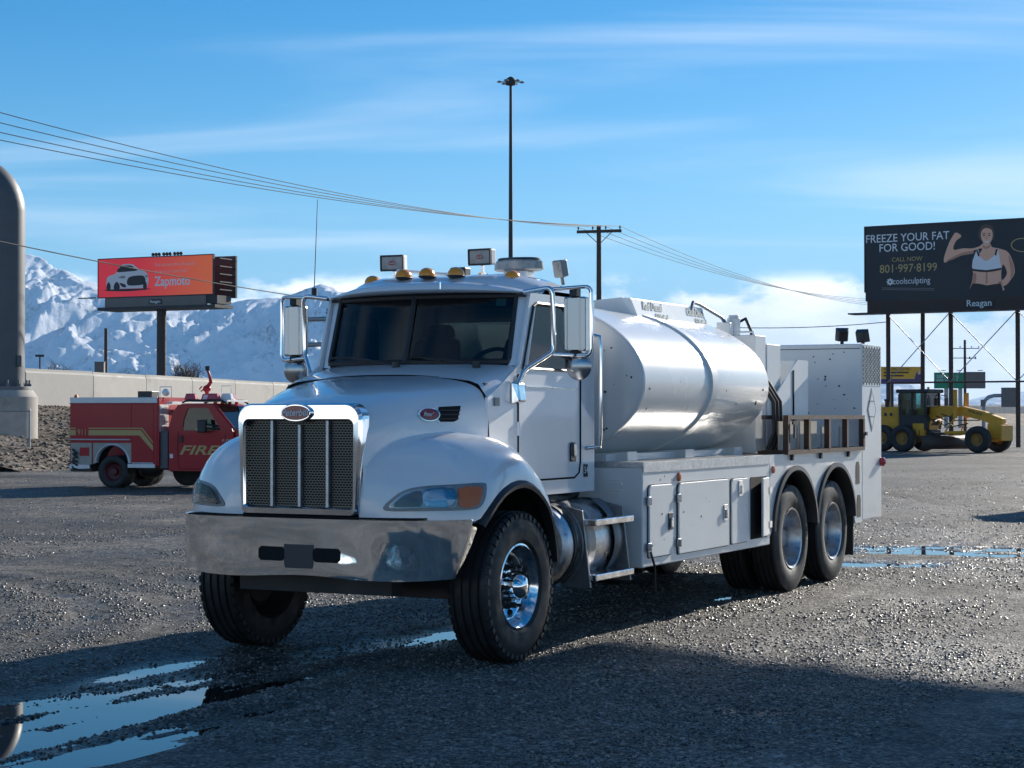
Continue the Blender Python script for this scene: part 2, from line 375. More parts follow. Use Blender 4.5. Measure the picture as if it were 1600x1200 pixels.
# standing water in the ruts (one level sheet, the gravel rises through it)
mat('water', (.012, .013, .013), .015, spec=.5)
MATS['water'].node_tree.nodes['Principled BSDF'].inputs['IOR'].default_value = 1.33
pw_ = MB(); pw_.add([(-7, 8.3, WATER_Z), (9.4, 8.3, WATER_Z), (9.4, 25.4, WATER_Z), (-7, 25.4, WATER_Z)], [(0, 1, 2, 3)])
tag(pw_.build('puddle_water', 'water'), 'still rain water standing in the ruts of the gravel yard', 'puddle', kind='stuff')

# loose stones lying on the yard
def stones(name, n, ymin, ymax, smin, smax, seed, label, sub, xf=.31, zfun=ground_h, shape='ico', rng_x=None):
    rg = np.random.default_rng(seed)
    if sub == 'ico':
        bm = bmesh.new(); bmesh.ops.create_icosphere(bm, subdivisions=1, radius=1); bv = np.array([v.co[:] for v in bm.verts]); bf = np.array([[v.index for v in f.verts] for f in bm.faces]); bm.free()
    else:
        bv = np.array([(1,0,0),(-1,0,0),(0,1,0),(0,-1,0),(0,0,1),(0,0,-1)], float); bf = np.array([(0,2,4),(2,1,4),(1,3,4),(3,0,4),(2,0,5),(1,2,5),(3,1,5),(0,3,5)])
    u = rg.random(n); y = 1 / (1 / ymin - u * (1 / ymin - 1 / ymax)) if rng_x is None else ymin + u * (ymax - ymin)
    x = (rg.random(n) * 2 - 1) * xf * y if rng_x is None else rng_x[0] + rg.random(n) * (rng_x[1] - rng_x[0])
    sz = smin + (smax - smin) * rg.random(n) ** 2.5
    if rng_x is None:   # fewer loose stones on the packed wheel tracks
        ss_, tt_ = to_st(x, y); keep = (fbm(ss_ * .22, tt_ * 1.1, 1.0, 3, 33) + .35 * (fbm(x, y, .5, 2, 34) - .5)) > .46 + .22 * (rg.random(n) - .5)
        rr_ = np.hypot(x + 9.5, y - 15.0); keep &= ~((np.sin(rr_ * 9.0 + 3 * fbm(x, y, .4, 2, 9)) < -.15) & (np.abs(rr_ - 5.6) < 1.9) & (rg.random(n) < .85))
        x, y, sz = x[keep], y[keep], sz[keep]; n = len(x)
    z = zfun(x, y) + sz * .15
    ang = rg.random(n) * 2 * pi; k = len(bv)
    jit = 1 + (rg.random((n, k, 3)) - .5) * .65
    P = bv[None] * jit * sz[:, None, None] * np.stack([.8 + .5 * rg.random(n), .7 + .4 * rg.random(n), .45 + .35 * rg.random(n)], -1)[:, None, :]
    c, s_ = np.cos(ang)[:, None], np.sin(ang)[:, None]
    Q = np.stack([P[..., 0] * c - P[..., 1] * s_ + x[:, None], P[..., 0] * s_ + P[..., 1] * c + y[:, None], P[..., 2] + z[:, None]], -1).reshape(-1, 3)
    Fs = (bf[None] + (np.arange(n) * k)[:, None, None]).reshape(-1, 3)
    me = bpy.data.meshes.new(name); me.vertices.add(len(Q)); me.vertices.foreach_set('co', Q.ravel()); me.loops.add(Fs.size); me.loops.foreach_set('vertex_index', Fs.ravel().astype(np.int32))
    me.polygons.add(len(Fs)); me.polygons.foreach_set('loop_start', np.arange(0, Fs.size, 3, dtype=np.int32)); me.update(); me.validate()
    o = bpy.data.objects.new(name, me); COL.objects.link(o); tag(o, label, 'gravel', kind='stuff'); return o
def stone_mat(name, lo, hi, rough):
    m = bpy.data.materials.new(name); m.use_nodes = True; t = m.node_tree; p = t.nodes['Principled BSDF']
    g = t.nodes.new('ShaderNodeNewGeometry'); r_ = t.nodes.new('ShaderNodeValToRGB'); t.links.new(g.outputs['Random Per Island'], r_.inputs[0])
    e = r_.color_ramp.elements; e[0].color = (*lo, 1); e[1].color = (*hi, 1); e[1].position = 1.0
    q = r_.color_ramp.elements.new(.6); q.color = (*[(a * .7 + b * .3) for a, b in zip(lo, hi)], 1)
    t.links.new(r_.outputs[0], p.inputs['Base Color']); p.inputs['Roughness'].default_value = rough; MATS[name] = m
stone_mat('stone_wet', (.020, .0185, .017), (.30, .28, .25), .29)
stone_mat('stone_dry', (.085, .062, .045), (.33, .27, .20), .85)
o = stones('gravel', 75000, 8.6, 15.5, .004, .015, 3, 'loose wet dark gravel scattered over the near part of the yard', 'ico'); o.data.materials.append(MATS['stone_wet'])
o = stones('gravel', 80000, 15.5, 60, .006, .021, 4, 'loose wet dark gravel scattered over the farther part of the yard', 'oct'); o.data.materials.append(MATS['stone_wet'])

# ================================================================== HIGHWAY WALL + BANK
WALL = [(-420, 62.0), (40, 75.0), (146, 80.5), (301, 92.5), (480, 111.0), (800, 165.0), (1200, 255.0), (1700, 400.0)]   # photo x, depth
WTOP = 3.63
wpts = []
for i in range(len(WALL) - 1):
    (u0, d0), (u1, d1) = WALL[i], WALL[i + 1]
    p0 = Vector(((u0 - 800) / F_PX * d0, d0, 0)); p1 = Vector(((u1 - 800) / F_PX * d1, d1, 0)); n = max(1, int((p1 - p0).length / 6.0))
    for k in range(n): wpts.append(p0.lerp(p1, k / n))
wpts.append(p1)
mat('concrete_wall', (.44, .42, .385), .85, var=(.9, .22), bump=(8, .25, .02), dirt=(.5, (.27, .255, .23), .52, .8))
mat('concrete', (.40, .37, .33), .85, var=(2.2, .25), bump=(14, .3, .01), dirt=(1.1, (.22, .2, .17), .55, .8))
wall = empty('highway_wall', (wpts[0].x, wpts[0].y, 0)); tag(wall, 'long pale concrete highway barrier wall on the bank behind the yard', 'wall')
org = Vector(wall.location)
for i in range(len(wpts) - 1):
    a, b = wpts[i] - org, wpts[i + 1] - org; d = (b - a); ln = d.length; d.normalize(); nrm = Vector((d.y, -d.x, 0))
    a2 = a + d * .03; b2 = b - d * .03
    jz = random.uniform(-.02, .02)
    prof = [(0, 1.15), (0, WTOP - .18 + jz), (.05, WTOP - .10 + jz), (.05, WTOP + jz), (.32, WTOP + jz), (.40, 1.15)]
    m_ = MB(); n = len(prof)
    m_.add([tuple(a2 - nrm * q[0] + Vector((0, 0, q[1]))) for q in prof] + [tuple(b2 - nrm * q[0] + Vector((0, 0, q[1]))) for q in prof],
           [tuple(range(n)), tuple(range(n, 2 * n))[::-1]] + [(k, (k + 1) % n, n + (k + 1) % n, n + k) for k in range(n)])
    m_.build('wall_panel', 'concrete_wall', wall)
# bank of rubble below the wall
rows = []
NB = 14
fine = []
for i in range(len(wpts) - 1):
    seg = max(2, int((wpts[i + 1] - wpts[i]).length / .7)) if wpts[i].y < 120 else 3
    for k in range(seg): fine.append(wpts[i].lerp(wpts[i + 1], k / seg))
fine.append(wpts[-1])
P_ = np.array([[p.x, p.y] for p in fine]); Tn = np.gradient(P_, axis=0); Tn /= np.linalg.norm(Tn, axis=1)[:, None]; Nn = np.stack([Tn[:, 1], -Tn[:, 0]], -1)
def bank_pts():
    out_ = []
    for k in range(-2, NB + 1):
        f = k / NB; w_ = 13.0 * max(f, 0) + (.6 * k if k < 0 else 0)
        q = P_ + Nn * (w_ - .2)
        prof = 2.15 * (1 - np.clip(f, 0, 1)) ** 1.15
        z = prof + (fbm(q[:, 0], q[:, 1], .5, 4, 21) - .5) * .7 * math.sin(pi * min(max(f, 0.0), 1)) ** .6 - (.06 if k == NB else 0)
        out_.append(np.stack([q[:, 0], q[:, 1], z], -1))
    return out_
bp = bank_pts()
mb = MB(); mb.grid([[tuple(p) for p in r] for r in bp])
gravel_material('rubble_bank', (.075, .058, .044), (.33, .27, .21), 7, (.75, .95))
bank = mb.build('embankment', 'rubble_bank', smooth=60); tag(bank, 'brown rubble bank sloping up to the wall', kind='structure')
bank_bvh = BVHTree.FromPolygons([v.co[:] for v in bank.data.vertices], [p.vertices[:] for p in bank.data.polygons])
def bank_z(x, y):
    o_ = np.zeros(len(x))
    for i, (a, b) in enumerate(zip(x, y)):
        h_ = bank_bvh.ray_cast(Vector((a, b, 20)), Vector((0, 0, -1)))[0]; o_[i] = h_.z if h_ else -1
    return o_
o = stones('rubble', 14000, 55, 86, .03, .11, 8, 'pale broken rubble stones strewn on the bank below the wall', 'oct', rng_x=(-26, -9), zfun=bank_z); o.data.materials.append(MATS['stone_dry'])

# ================================================================== MOUNTAINS
def mountain(name, label, sky_pts, d_base, d_ridge, seed, amp, u0, u1, nu, nv=170):
    us = np.linspace(u0, u1, nu); H = np.interp(us, [p[0] for p in sky_pts], [p[1] for p in sky_pts])
    f = np.linspace(0, 1.35, nv); U, Fv = np.meshgrid(us, f); D = d_base + (d_ridge - d_base) * Fv
    X = (U - 800) / F_PX * D; Hh = np.interp(U, us, H) * d_ridge / F_PX
    def rdg(a, b, oc, sd, g=.5): return 1 - np.abs(2 * fbm(a, b, 1.0, oc, sd, g) - 1) * 1.8
    wx = (fbm(X, D, 1 / 900., 3, seed + 4) - .5) * 520 + (D - d_base) * .22 * np.sin(X / 1700.)
    r1 = rdg((X + wx) / 620., D / 1300., 5, seed, .5); r2 = rdg((X + wx * 1.4) / 210., D / 420., 5, seed + 2, .58); r3 = fbm(X / 60., D / 90., 1.0, 5, seed + 7, .6) - .5
    prof = np.where(Fv <= 1, .12 * np.clip(Fv, 0, 1) + .88 * np.clip(Fv, 0, 1) ** 1.5, np.clip(1 - (Fv - 1) * 1.6, 0, 1))
    env = np.sin(np.clip(Fv, 0, 1) * pi * .96) ** .7
    sh = np.clip(Hh / 500, .12, 1)
    Z = Hh * prof * (1 + .10 * (r2 - .4) * np.clip(Fv * 2, 0, 1) * (Fv < 1)) + amp * sh * env * ((r1 - .45) * .42 + (r2 - .4) * .20 + r3 * .16)
    cap = Hh * (.30 + .70 * np.clip(Fv, 0, 1) ** .9) + 10 * r3
    Z = np.where(Z > cap, cap + (Z - cap) * .15, Z)
    Z = np.where(Fv < .02, -5, Z)
    m_ = MB(); m_.grid([[(X[i, j], D[i, j], Z[i, j]) for j in range(nu)] for i in range(nv)])
    o = m_.build(name, 'mountain_snow', smooth=180); tag(o, label, kind='structure'); return o
m = bpy.data.materials.new('mountain_snow'); m.use_nodes = True; t = m.node_tree; p = t.nodes['Principled BSDF']; p.inputs['Roughness'].default_value = .8; p.inputs['Specular IOR Level'].default_value = .1
tcn = t.nodes.new('ShaderNodeTexCoord'); geo = t.nodes.new('ShaderNodeNewGeometry'); sz = t.nodes.new('ShaderNodeSeparateXYZ'); t.links.new(geo.outputs['True Normal'], sz.inputs[0])
mpn = t.nodes.new('ShaderNodeMapping'); t.links.new(tcn.outputs['Object'], mpn.inputs[0]); mpn.inputs['Scale'].default_value = (1, .5, 1)
n1 = t.nodes.new('ShaderNodeTexNoise'); t.links.new(mpn.outputs[0], n1.inputs[0]); n1.inputs['Scale'].default_value = .0042; n1.inputs['Detail'].default_value = 12; n1.inputs['Roughness'].default_value = .72
n3 = t.nodes.new('ShaderNodeTexNoise'); t.links.new(mpn.outputs[0], n3.inputs[0]); n3.inputs['Scale'].default_value = .03; n3.inputs['Detail'].default_value = 6; n3.inputs['Roughness'].default_value = .75
ma = t.nodes.new('ShaderNodeMath'); ma.operation = 'MULTIPLY_ADD'; t.links.new(n3.outputs[0], ma.inputs[0]); ma.inputs[1].default_value = .55; t.links.new(n1.outputs[0], ma.inputs[2])
mr = t.nodes.new('ShaderNodeMapRange'); mr.interpolation_type = 'SMOOTHSTEP'; t.links.new(ma.outputs[0], mr.inputs[0]); mr.inputs[1].default_value = .82; mr.inputs[2].default_value = .98
mx = t.nodes.new('ShaderNodeMix'); mx.data_type = 'RGBA'; t.links.new(mr.outputs[0], mx.inputs[0]); mx.inputs[6].default_value = (.82, .83, .85, 1); mx.inputs[7].default_value = (.15, .13, .12, 1)
t.links.new(mx.outputs[2], p.inputs['Base Color'])
bpn = t.nodes.new('ShaderNodeBump'); bpn.inputs['Strength'].default_value = .7; bpn.inputs['Distance'].default_value = 22; t.links.new(n1.outputs[0], bpn.inputs['Height']); t.links.new(bpn.outputs[0], p.inputs['Normal'])
MATS['mountain_snow'] = m
mountain('snowy_mountains', 'snow covered mountain range rising behind the highway wall',
         [(-900, 200), (-300, 215), (-60, 232), (20, 252), (60, 249), (100, 226), (150, 205), (210, 182), (280, 165), (345, 174), (400, 182), (440, 184), (470, 194), (500, 205), (525, 199), (560, 182), (640, 150), (760, 110), (900, 85), (1050, 62), (1200, 40), (1300, 20), (1400, 0)],
         7300, 9000, 40, 300, -900, 1400, 900)
mountain('far_hills', 'low blue snowy hills far away beyond the billboard posts',
         [(900, 0), (1000, 25), (1150, 40), (1300, 46), (1390, 52), (1425, 50), (1465, 36), (1510, 24), (1550, 33), (1620, 40), (1750, 48), (1900, 60), (2200, 70)],
         11000, 15000, 77, 300, 900, 2200, 300, 60)

# the cold air between here and the mountains
m = bpy.data.materials.new('haze_air'); m.use_nodes = True; t = m.node_tree; t.nodes.clear()
o_ = t.nodes.new('ShaderNodeOutputMaterial'); v_ = t.nodes.new('ShaderNodeVolumePrincipled'); v_.inputs['Color'].default_value = (.30, .60, 1.0, 1); v_.inputs['Density'].default_value = 4.2e-5; v_.inputs['Anisotropy'].default_value = .1
t.links.new(v_.outputs[0], o_.inputs['Volume']); MATS['haze_air'] = m
q = MB(); q.box(-19000, 19000, -120, 21500, -1.2, 900); tag(q.build('haze', 'haze_air'), 'thin blue winter haze over the valley', 'haze', kind='stuff')

# ================================================================== BACKGROUND THINGS
mat('weathered_steel', (.16, .165, .17), .55, .4, var=(1.2, .3), dirt=(2.5, (.10, .07, .05), .6, .85))
mat('column_paint', (.10, .11, .12), .55, .1, var=(.8, .18), dirt=(3, (.13, .12, .11), .62, .85))
mat('rusty_steel', (.075, .05, .042), .7, .2, var=(2, .4))
mat('dark_steel', (.045, .045, .048), .6, .3, var=(2, .3))
mat('wood_pole', (.085, .06, .045), .85, var=(3, .35))
mat('wire_black', (.02, .02, .022), .6)
mat('sign_back', (.19, .165, .15), .6, .3, var=(.7, .15))
mat('sign_green', (.005, .26, .13), .45, var=(.6, .12))
mat('insulator', (.12, .07, .05), .3)

# --- big steel sign column on a concrete pedestal, far left
cb = px(4, 649.5, 66.0); cx0, cy0 = cb.x, cb.y
colm = empty('sign_column', (cx0, cy0, 0)); tag(colm, 'thick grey steel sign column bending over at its top, on round concrete base', 'column')
r_c = .76; zb = px(0, 331, 66).z; R0 = 1.25
pts = [(0, 0, 2.75), (0, 0, 4.5), (0, 0, 6.5), (0, 0, zb)] + [(-R0 * (1 - math.cos(R(a))), 0, zb + R0 * math.sin(R(a))) for a in range(10, 91, 8)] + [(-3.2, 0, zb + R0), (-11, 0, zb + R0 + .5)]
m_ = MB(); m_.tube(pts, r_c, 40); shaft = m_.build('column_shaft', 'column_paint', colm, smooth=50)
m_ = MB(); m_.cyl((0, 0, 2.62), (0, 0, 2.75), 1.02, n=40); m_.build('base_plate', 'weathered_steel', colm, smooth=40, bevel=.01)
for k in range(14):
    a = 2 * pi * (k + .5) / 14; m_ = MB(); x, y = .92 * math.cos(a), .92 * math.sin(a)
    m_.cyl((x, y, 2.75), (x, y, 2.85), .075, n=6); m_.cyl((x, y, 2.85), (x, y, 2.98), .035, n=8); m_.build('anchor_bolt', 'weathered_steel', colm)
m_ = MB(); m_.lathe([(0, 0), (0, 1.22), (2.18, 1.22), (2.25, 1.17), (2.42, 1.05), (2.42, 0)], (0, 0, .2), (0, 0, 1), 48); m_.build('concrete_base', 'concrete', colm, smooth=35)
m_ = MB(); m_.box(.62, .80, -.5, -.36, 3.45, 3.85); m_.build('hand_hole_cover', 'column_paint', colm, bevel=.03)

# --- chain link fence at the foot of the bank
fp = px(46, 727, 62.0); fence = empty('chain_link_fence', (fp.x, fp.y, 0)); tag(fence, 'thin chain link fence ending at a metal post below the steel column', 'fence')
for k in range(3):
    m_ = MB(); m_.cyl((-2.6 * k, 0, 0), (-2.6 * k, 0, 1.9), .034 if k == 0 else .028, n=10); m_.ball((-2.6 * k, 0, 1.9), .04, n=8, m=4); m_.build('fence_post', 'galvanised', fence)
m_ = MB(); m_.cyl((-5.4, 0, 1.86), (0, 0, 1.86), .021, n=8); m_.build('top_rail', 'galvanised', fence)
m_ = MB(); st = .085
for sgn in (-1, 1):
    k = -1.9
    while k < 5.3:
        a0 = (k, 0.05) ; a1 = (k + 1.8, 1.85)
        x0, z0, x1, z1 = a0[0], a0[1], a1[0], a1[1]
        if x0 < 0: z0 += -x0; x0 = 0
        if x1 > 5.2: z1 -= x1 - 5.2; x1 = 5.2
        if x1 - x0 > .02:
            if sgn > 0: m_.cyl((-x0, .004, z0), (-x1, .004, z1), .0035, n=3, caps=False)
            else: m_.cyl((-(5.2 - x0), -.004, z0), (-(5.2 - x1), -.004, z1), .0035, n=3, caps=False)
        k += st
o = m_.build('wire_mesh', 'galvanised', fence); o['kind'] = 'stuff'

# --- wires helper
def wire(name, label, pts, r, sag=0.0, m='wire_black', group=None, n=24):
    P = [Vector(p) for p in pts]; o_ = []
    for i in range(len(P) - 1):
        for k in range(n):
            f = k / n; q = P[i].lerp(P[i + 1], f); q.z -= 4 * sag * f * (1 - f); o_.append(q)
    o_.append(P[-1]); b0 = o_[0]
    mm = MB(); mm.tube([q - b0 for q in o_], r, 5); ob = mm.build(name, m, loc=b0); tag(ob, label, 'wire', group); return ob

# --- wooden utility pole with crossarm, centre
UD = 107.0
up = px(936, 649.5, UD); ztop = px(936, 352, UD).z
upole = empty('utility_pole', (up.x, up.y, 0)); tag(upole, 'dark wooden utility pole with one crossarm rising behind the white tank', 'utility pole')
m_ = MB(); m_.cyl((0, 0, -.2), (0, 0, ztop), .19, .13, n=14); m_.build('pole', 'wood_pole', upole, smooth=40)
aw = 34.5 / F_PX * UD; za = px(936, 362, UD).z
adir = Vector((.96, -.28, 0))
m_ = MB(); a = adir * (aw / .96); m_.hexa([(-a.x, -a.y - .06 - .15, za - .08), (a.x, a.y - .06 - .15, za - .08), (a.x, a.y + .06 - .15, za - .08), (-a.x, -a.y + .06 - .15, za - .08)],
     [(-a.x, -a.y - .06 - .15, za + .09), (a.x, a.y - .06 - .15, za + .09), (a.x, a.y + .06 - .15, za + .09), (-a.x, -a.y + .06 - .15, za + .09)]); m_.build('crossarm', 'wood_pole', upole)
for sg in (-1, 1):
    m_ = MB(); m_.cyl(tuple(adir * sg * .75 + Vector((0, -.15, za - .06))), (0, -.17, za - .75), .025, n=6); m_.build('arm_brace', 'weathered_steel', upole)
ins = []
for f in (-.93, -.28, .30, .93):
    c = a * f + Vector((0, -.15, za + .09)); m_ = MB(); m_.lathe([(0, .02), (.06, .02), (.06, .05), (.12, .06), (.13, .035), (.18, .05), (.22, .02)], c, (0, 0, 1), 10); m_.build('insulator', 'insulator', upole, smooth=40); ins.append(c + up.to_3d() * 1 + Vector((0, 0, .2 - CAM_H * 0)))
for c in ins: c.z = za + .28
# wires: towards a pole out of frame on the left (near) and the billboard side on the right (far)
tl = [(0, 162), (0, 178), (0, 193), (0, 205)]
for k in range(4):
    A = ins[k]; yl = tl[k][1]
    # passes the left frame edge at photo height yl, at depth ~58 m
    Bm = px(0, yl, 60.0); dirv = (Bm - A); B = A + dirv * 1.12
    mid = A.lerp(B, .5)
    wire('power_line', ['topmost', 'second', 'third', 'lowest'][k] + ' of the four power lines crossing the sky at upper left', [A, B], .016, .75, group='power lines from the wooden pole to the left')
rt = [(1340, 462), (1345, 466), (1350, 470), (1352, 474)]
for k in range(4):
    A = ins[k]; B = px(rt[k][0] + 60, rt[k][1] + 6, 160.0)
    wire('power_line', ['topmost', 'second', 'third', 'lowest'][k] + ' of the power lines running down from the wooden pole towards the dark billboard', [A, B], .016, 1.1, group='power lines from the wooden pole to the right')
wire('cable', 'single black cable sagging across the red billboard and on behind the cab', [px(-60, 364, 62), px(480, 465, 80), px(820, 503, 90), px(1156, 512, 98), px(1386, 503, 103.5)], .022, .12)

# --- high mast light
HD = 150.0; hp = px(798, 649.5, HD); zt = px(798, 128, HD).z
hm = empty('high_mast_light', (hp.x, hp.y, 0)); tag(hm, 'very tall thin dark mast with a ring of lamps at its top', 'light mast')
m_ = MB(); m_.cyl((0, 0, 0), (0, 0, zt), .26, .11, n=14); m_.build('mast', 'dark_steel', hm, smooth=40)
m_ = MB(); m_.lathe([(-.3, .12), (-.25, .40), (.1, .45), (.3, .30), (.42, .1)], (0, 0, zt), (0, 0, 1), 16); m_.build('lamp_ring', 'dark_steel', hm, smooth=40)
for k in range(6):
    an = 2 * pi * k / 6 + .12; dx, dy = math.cos(an), math.sin(an); m_ = MB()
    m_.cyl((dx * .3, dy * .3, zt), (dx * .75, dy * .75, zt), .035, n=6); m_.lathe([(0, .05), (.04, .2), (.1, .22), (.16, .12), (.2, .03)], (dx * .92, dy * .92, zt - .1), (0, 0, 1), 10); m_.build('lamp', 'galvanised', hm, smooth=40)

# --- small poles and things along the wall, left
def simple_pole(name, label, u, vtop, d, r, m='wood_pole', arm=None):
    b = px(u, 649.5, d); zt = px(u, vtop, d).z; e = empty(name, (b.x, b.y, 0)); tag(e, label, 'pole')
    q = MB(); q.cyl((0, 0, 0), (0, 0, zt), r, r * .8, n=10); q.build('pole', m, e, smooth=40)
    if arm: q = MB(); q.box(-arm[0], arm[0], -.06, .06, zt - arm[1], zt); q.build('arm', m, e)
    return e
simple_pole('wooden_post', 'plain dark wooden post behind the wall left of the red billboard', 165, 513, 120, .13)
simple_pole('thin_post', 'thin dark post behind the wall right below the passenger mirror', 477, 552, 125, .14, 'dark_steel')
simple_pole('small_sign_post', 'short post with small crosspiece above the wall near the steel column', 62, 554, 115, .06, 'dark_steel', (.28, .14))
e = empty('utility_box', px(156, 572, 118)); tag(e, 'small tan box sitting behind the wall beside the wooden post', 'box')
q = MB(); q.box(-.3, .3, -.2, .2, -2.0, .22); q.build('cabinet', 'sign_back', e, bevel=.02); q = MB(); q.box(-.33, .33, -.23, .23, .222, .27); q.build('lid', 'sign_back', e)

# --- overhead sign seen from behind, between mirror and cab
SD = 170.0
e = empty('overhead_sign', (px(525, 649.5, SD).x, SD, 0)); tag(e, 'back of a brown highway sign on two horizontal beams beside the passenger mirror', 'road sign')
def lx(u, d, e_): return px(u, 649.5, d).x - e_.location.x
def lz(v, d): return px(800, v, d).z
for k in range(6):
    x0 = lx(510 + k * 9.5, SD, e); x1 = lx(510 + (k + 1) * 9.5 - .9, SD, e); q = MB(); q.box(x0, x1, 0, .06, lz(553, SD), lz(482, SD)); q.build('sign_plank', 'sign_back', e)
for v in (489, 508, 537, 546):
    q = MB(); q.box(lx(509, SD, e), lx(569, SD, e), -.09, -.002, lz(v + 1.1, SD), lz(v - 1.1, SD)); q.build('stiffener', 'dark_steel', e)
for v in (498, 537.5):
    q = MB(); q.cyl((lx(463, SD, e) * 1, -.45, lz(v + 2, SD)), (lx(640, SD, e), -.45, lz(v - 3, SD)), .22, n=12); q.build('beam', 'galvanised', e, smooth=40)
q = MB(); q.cyl((lx(640, SD, e), -.45, 0), (lx(640, SD, e), -.45, lz(488, SD)), .32, n=14); q.build('support_post', 'galvanised', e, smooth=40)

# --- bare brush behind the wall
mat('twig', (.11, .075, .055), .9)
def bush(name, label, u, v0, v1, d, wpx, seed, n=90):
    rg = random.Random(seed); b = px(u, v1, d); e = empty(name, (b.x, b.y, 0)); tag(e, label, 'bush', 'bare bushes behind the wall')
    H = px(u, v0, d).z; z0 = b.z - 1.2; W = wpx / F_PX * d / 2
    q = MB(); tw = MB()
    for k in range(n):
        bx = rg.gauss(0, W * .5); a = rg.uniform(-.5, .5); h = (H - z0) * rg.uniform(.5, 1.0) * (1 - .5 * (bx / W) ** 2 if abs(bx) < W else .5)
        p0 = Vector((bx, rg.uniform(-.8, .8), z0)); p1 = p0 + Vector((a * h * .5, rg.uniform(-.2, .2), h * .6)); p2 = p1 + Vector((a * h * .35 + rg.uniform(-.2, .2), 0, h * .4))
        q.tube([p0, p1, p2], [.03, .02, .008], 4)
        for j in range(7):
            f = rg.uniform(.35, 1); s0 = p0.lerp(p1, f) if f < .7 else p1.lerp(p2, (f - .7) / .3); tw.tube([s0, s0 + Vector((rg.uniform(-.5, .5), rg.uniform(-.3, .3), rg.uniform(.1, .55)))], [.012, .005], 3)
    q.build('stems', 'twig', e); o_ = tw.build('twigs', 'twig', e); o_['kind'] = 'stuff'
bush('bare_bush', 'bare brown bush behind the wall just right of the red billboard post', 288, 563, 583, 112, 46, 1)
bush('bare_bush', 'bare brown bush low beside the windshield corner', 524, 556, 596, 122, 40, 2, 60)
bush('bare_bush', 'bare brown bush above the wall near the steel column', 88, 566, 577, 100, 26, 3, 40)

# ================================================================== BILLBOARDS
def gradient_print(name, c0, c1, x0, x1, rough=.5, glow=0):
    m = bpy.data.materials.new(name); m.use_nodes = True; t = m.node_tree; p = t.nodes['Principled BSDF']; p.inputs['Roughness'].default_value = rough
    tcn = t.nodes.new('ShaderNodeTexCoord'); sx = t.nodes.new('ShaderNodeSeparateXYZ'); t.links.new(tcn.outputs['Object'], sx.inputs[0])
    mr = t.nodes.new('ShaderNodeMapRange'); t.links.new(sx.outputs[0], mr.inputs[0]); mr.inputs[1].default_value = x0; mr.inputs[2].default_value = x1
    mx = t.nodes.new('ShaderNodeMix'); mx.data_type = 'RGBA'; t.links.new(mr.outputs[0], mx.inputs[0]); mx.inputs[6].default_value = (*c0, 1); mx.inputs[7].default_value = (*c1, 1)
    t.links.new(mx.outputs[2], p.inputs['Base Color']); MATS[name] = m
    if glow: t.links.new(mx.outputs[2], p.inputs['Emission Color']); p.inputs['Emission Strength'].default_value = glow   # emission added to brighten the panel's print colours
gradient_print('red_print', (.80, .035, .055), (.80, .15, .05), -2, 7.2, glow=.22)
mat('print_car', (.82, .76, .76), .5); mat('print_dark', (.02, .018, .022), .5); mat('print_grey', (.30, .27, .28), .5); mat('print_pale', (.86, .62, .55), .5)
mat('print_board', (.012, .018, .026), .45, var=(.3, .2)); mat('print_gold', (.50, .37, .15), .5); mat('print_skin', (.92, .50, .34), .5); mat('print_skin_dark', (.58, .29, .19), .5); mat('print_hair', (.10, .06, .045), .5)
mat('print_white', (.82, .84, .88), .5); mat('print_shadow', (.50, .55, .66), .5)
mat('print_yellow', (.85, .42, .02), .5); mat('print_purple', (.10, .05, .16), .5)

def flat(par, name, poly, m, layer, th=.006, y0=0):
    """a flat printed shape on the board: polygon in (x,z), each layer a little prouder"""
    q = MB(); q.prism(poly, 1, y0 - .004 * layer - th, y0 - .004 * layer); return q.build(name, m, par)

# red billboard on a single post
BD = 205.0
bl, br = px(153, 649.5, BD + 3.3), px(332, 649.5, BD - 3.3)
ang = math.atan2(br.y - bl.y, br.x - bl.x); Wd = (br - bl).length
pc = (bl + br) / 2; bb = empty('red_billboard', (pc.x, pc.y, 0), ang); tag(bb, 'red and orange car advertisement billboard on one thick post', 'billboard')
z0, z1 = px(240, 462, BD).z, px(240, 402, BD).z; hw = Wd / 2; Hh = z1 - z0
def bx(f): return -hw + f * Wd
def bz(f): return z0 + f * Hh
q = MB(); q.box(-hw, hw, 0, .25, z0, z1); q.build('advert_panel', 'red_print', bb)
for (x0, x1, a0, a1) in ((-hw - .08, hw + .08, z1, z1 + .1), (-hw - .08, hw + .08, z0 - .1, z0), (-hw - .08, -hw, z0, z1), (hw, hw + .08, z0, z1)):
    q = MB(); q.box(x0, x1, -.06, .28, a0, a1); q.build('panel_frame', 'dark_steel', bb)
q = MB(); q.hexa([(-hw + .3, 1.0, z0 - .1), (hw + .75, 3.3, z0 - .3), (hw + .75, 3.6, z0 - .3), (-hw + .3, 1.3, z0 - .1)], [(-hw + .3, 1.0, z1), (hw + .75, 3.3, z1 + .1), (hw + .75, 3.6, z1 + .1), (-hw + .3, 1.3, z1)]); q.build('rear_panel', 'dark_steel', bb)
for k in range(5):
    q = MB(); zz = z0 + Hh * (.1 + .2 * k); q.box(hw + .1, hw + .65, .4, 3.25, zz, zz + .12); q.build('rear_frame_rail', 'dark_steel', bb)
q = MB(); q.box(-hw + .9, hw - .9, .0, .3, z0 - 1.15, z0 - .12); q.build('apron', 'sign_back', bb)
q = MB(); q.box(hw - .88, hw + .5, .1, 2.8, z0 - 1.05, z0 - .14); q.build('end_apron', 'dark_steel', bb)
q = MB(); q.box(-hw + .6, hw + .9, -.9, 2.6, z0 - 1.55, z0 - 1.2); q.build('catwalk', 'dark_steel', bb)
q = MB(); q.box(-hw - 2.4, -hw - .05, -.5, -.38, z0 - .12, z0 + .0); q.build('catwalk_arm', 'dark_steel', bb)
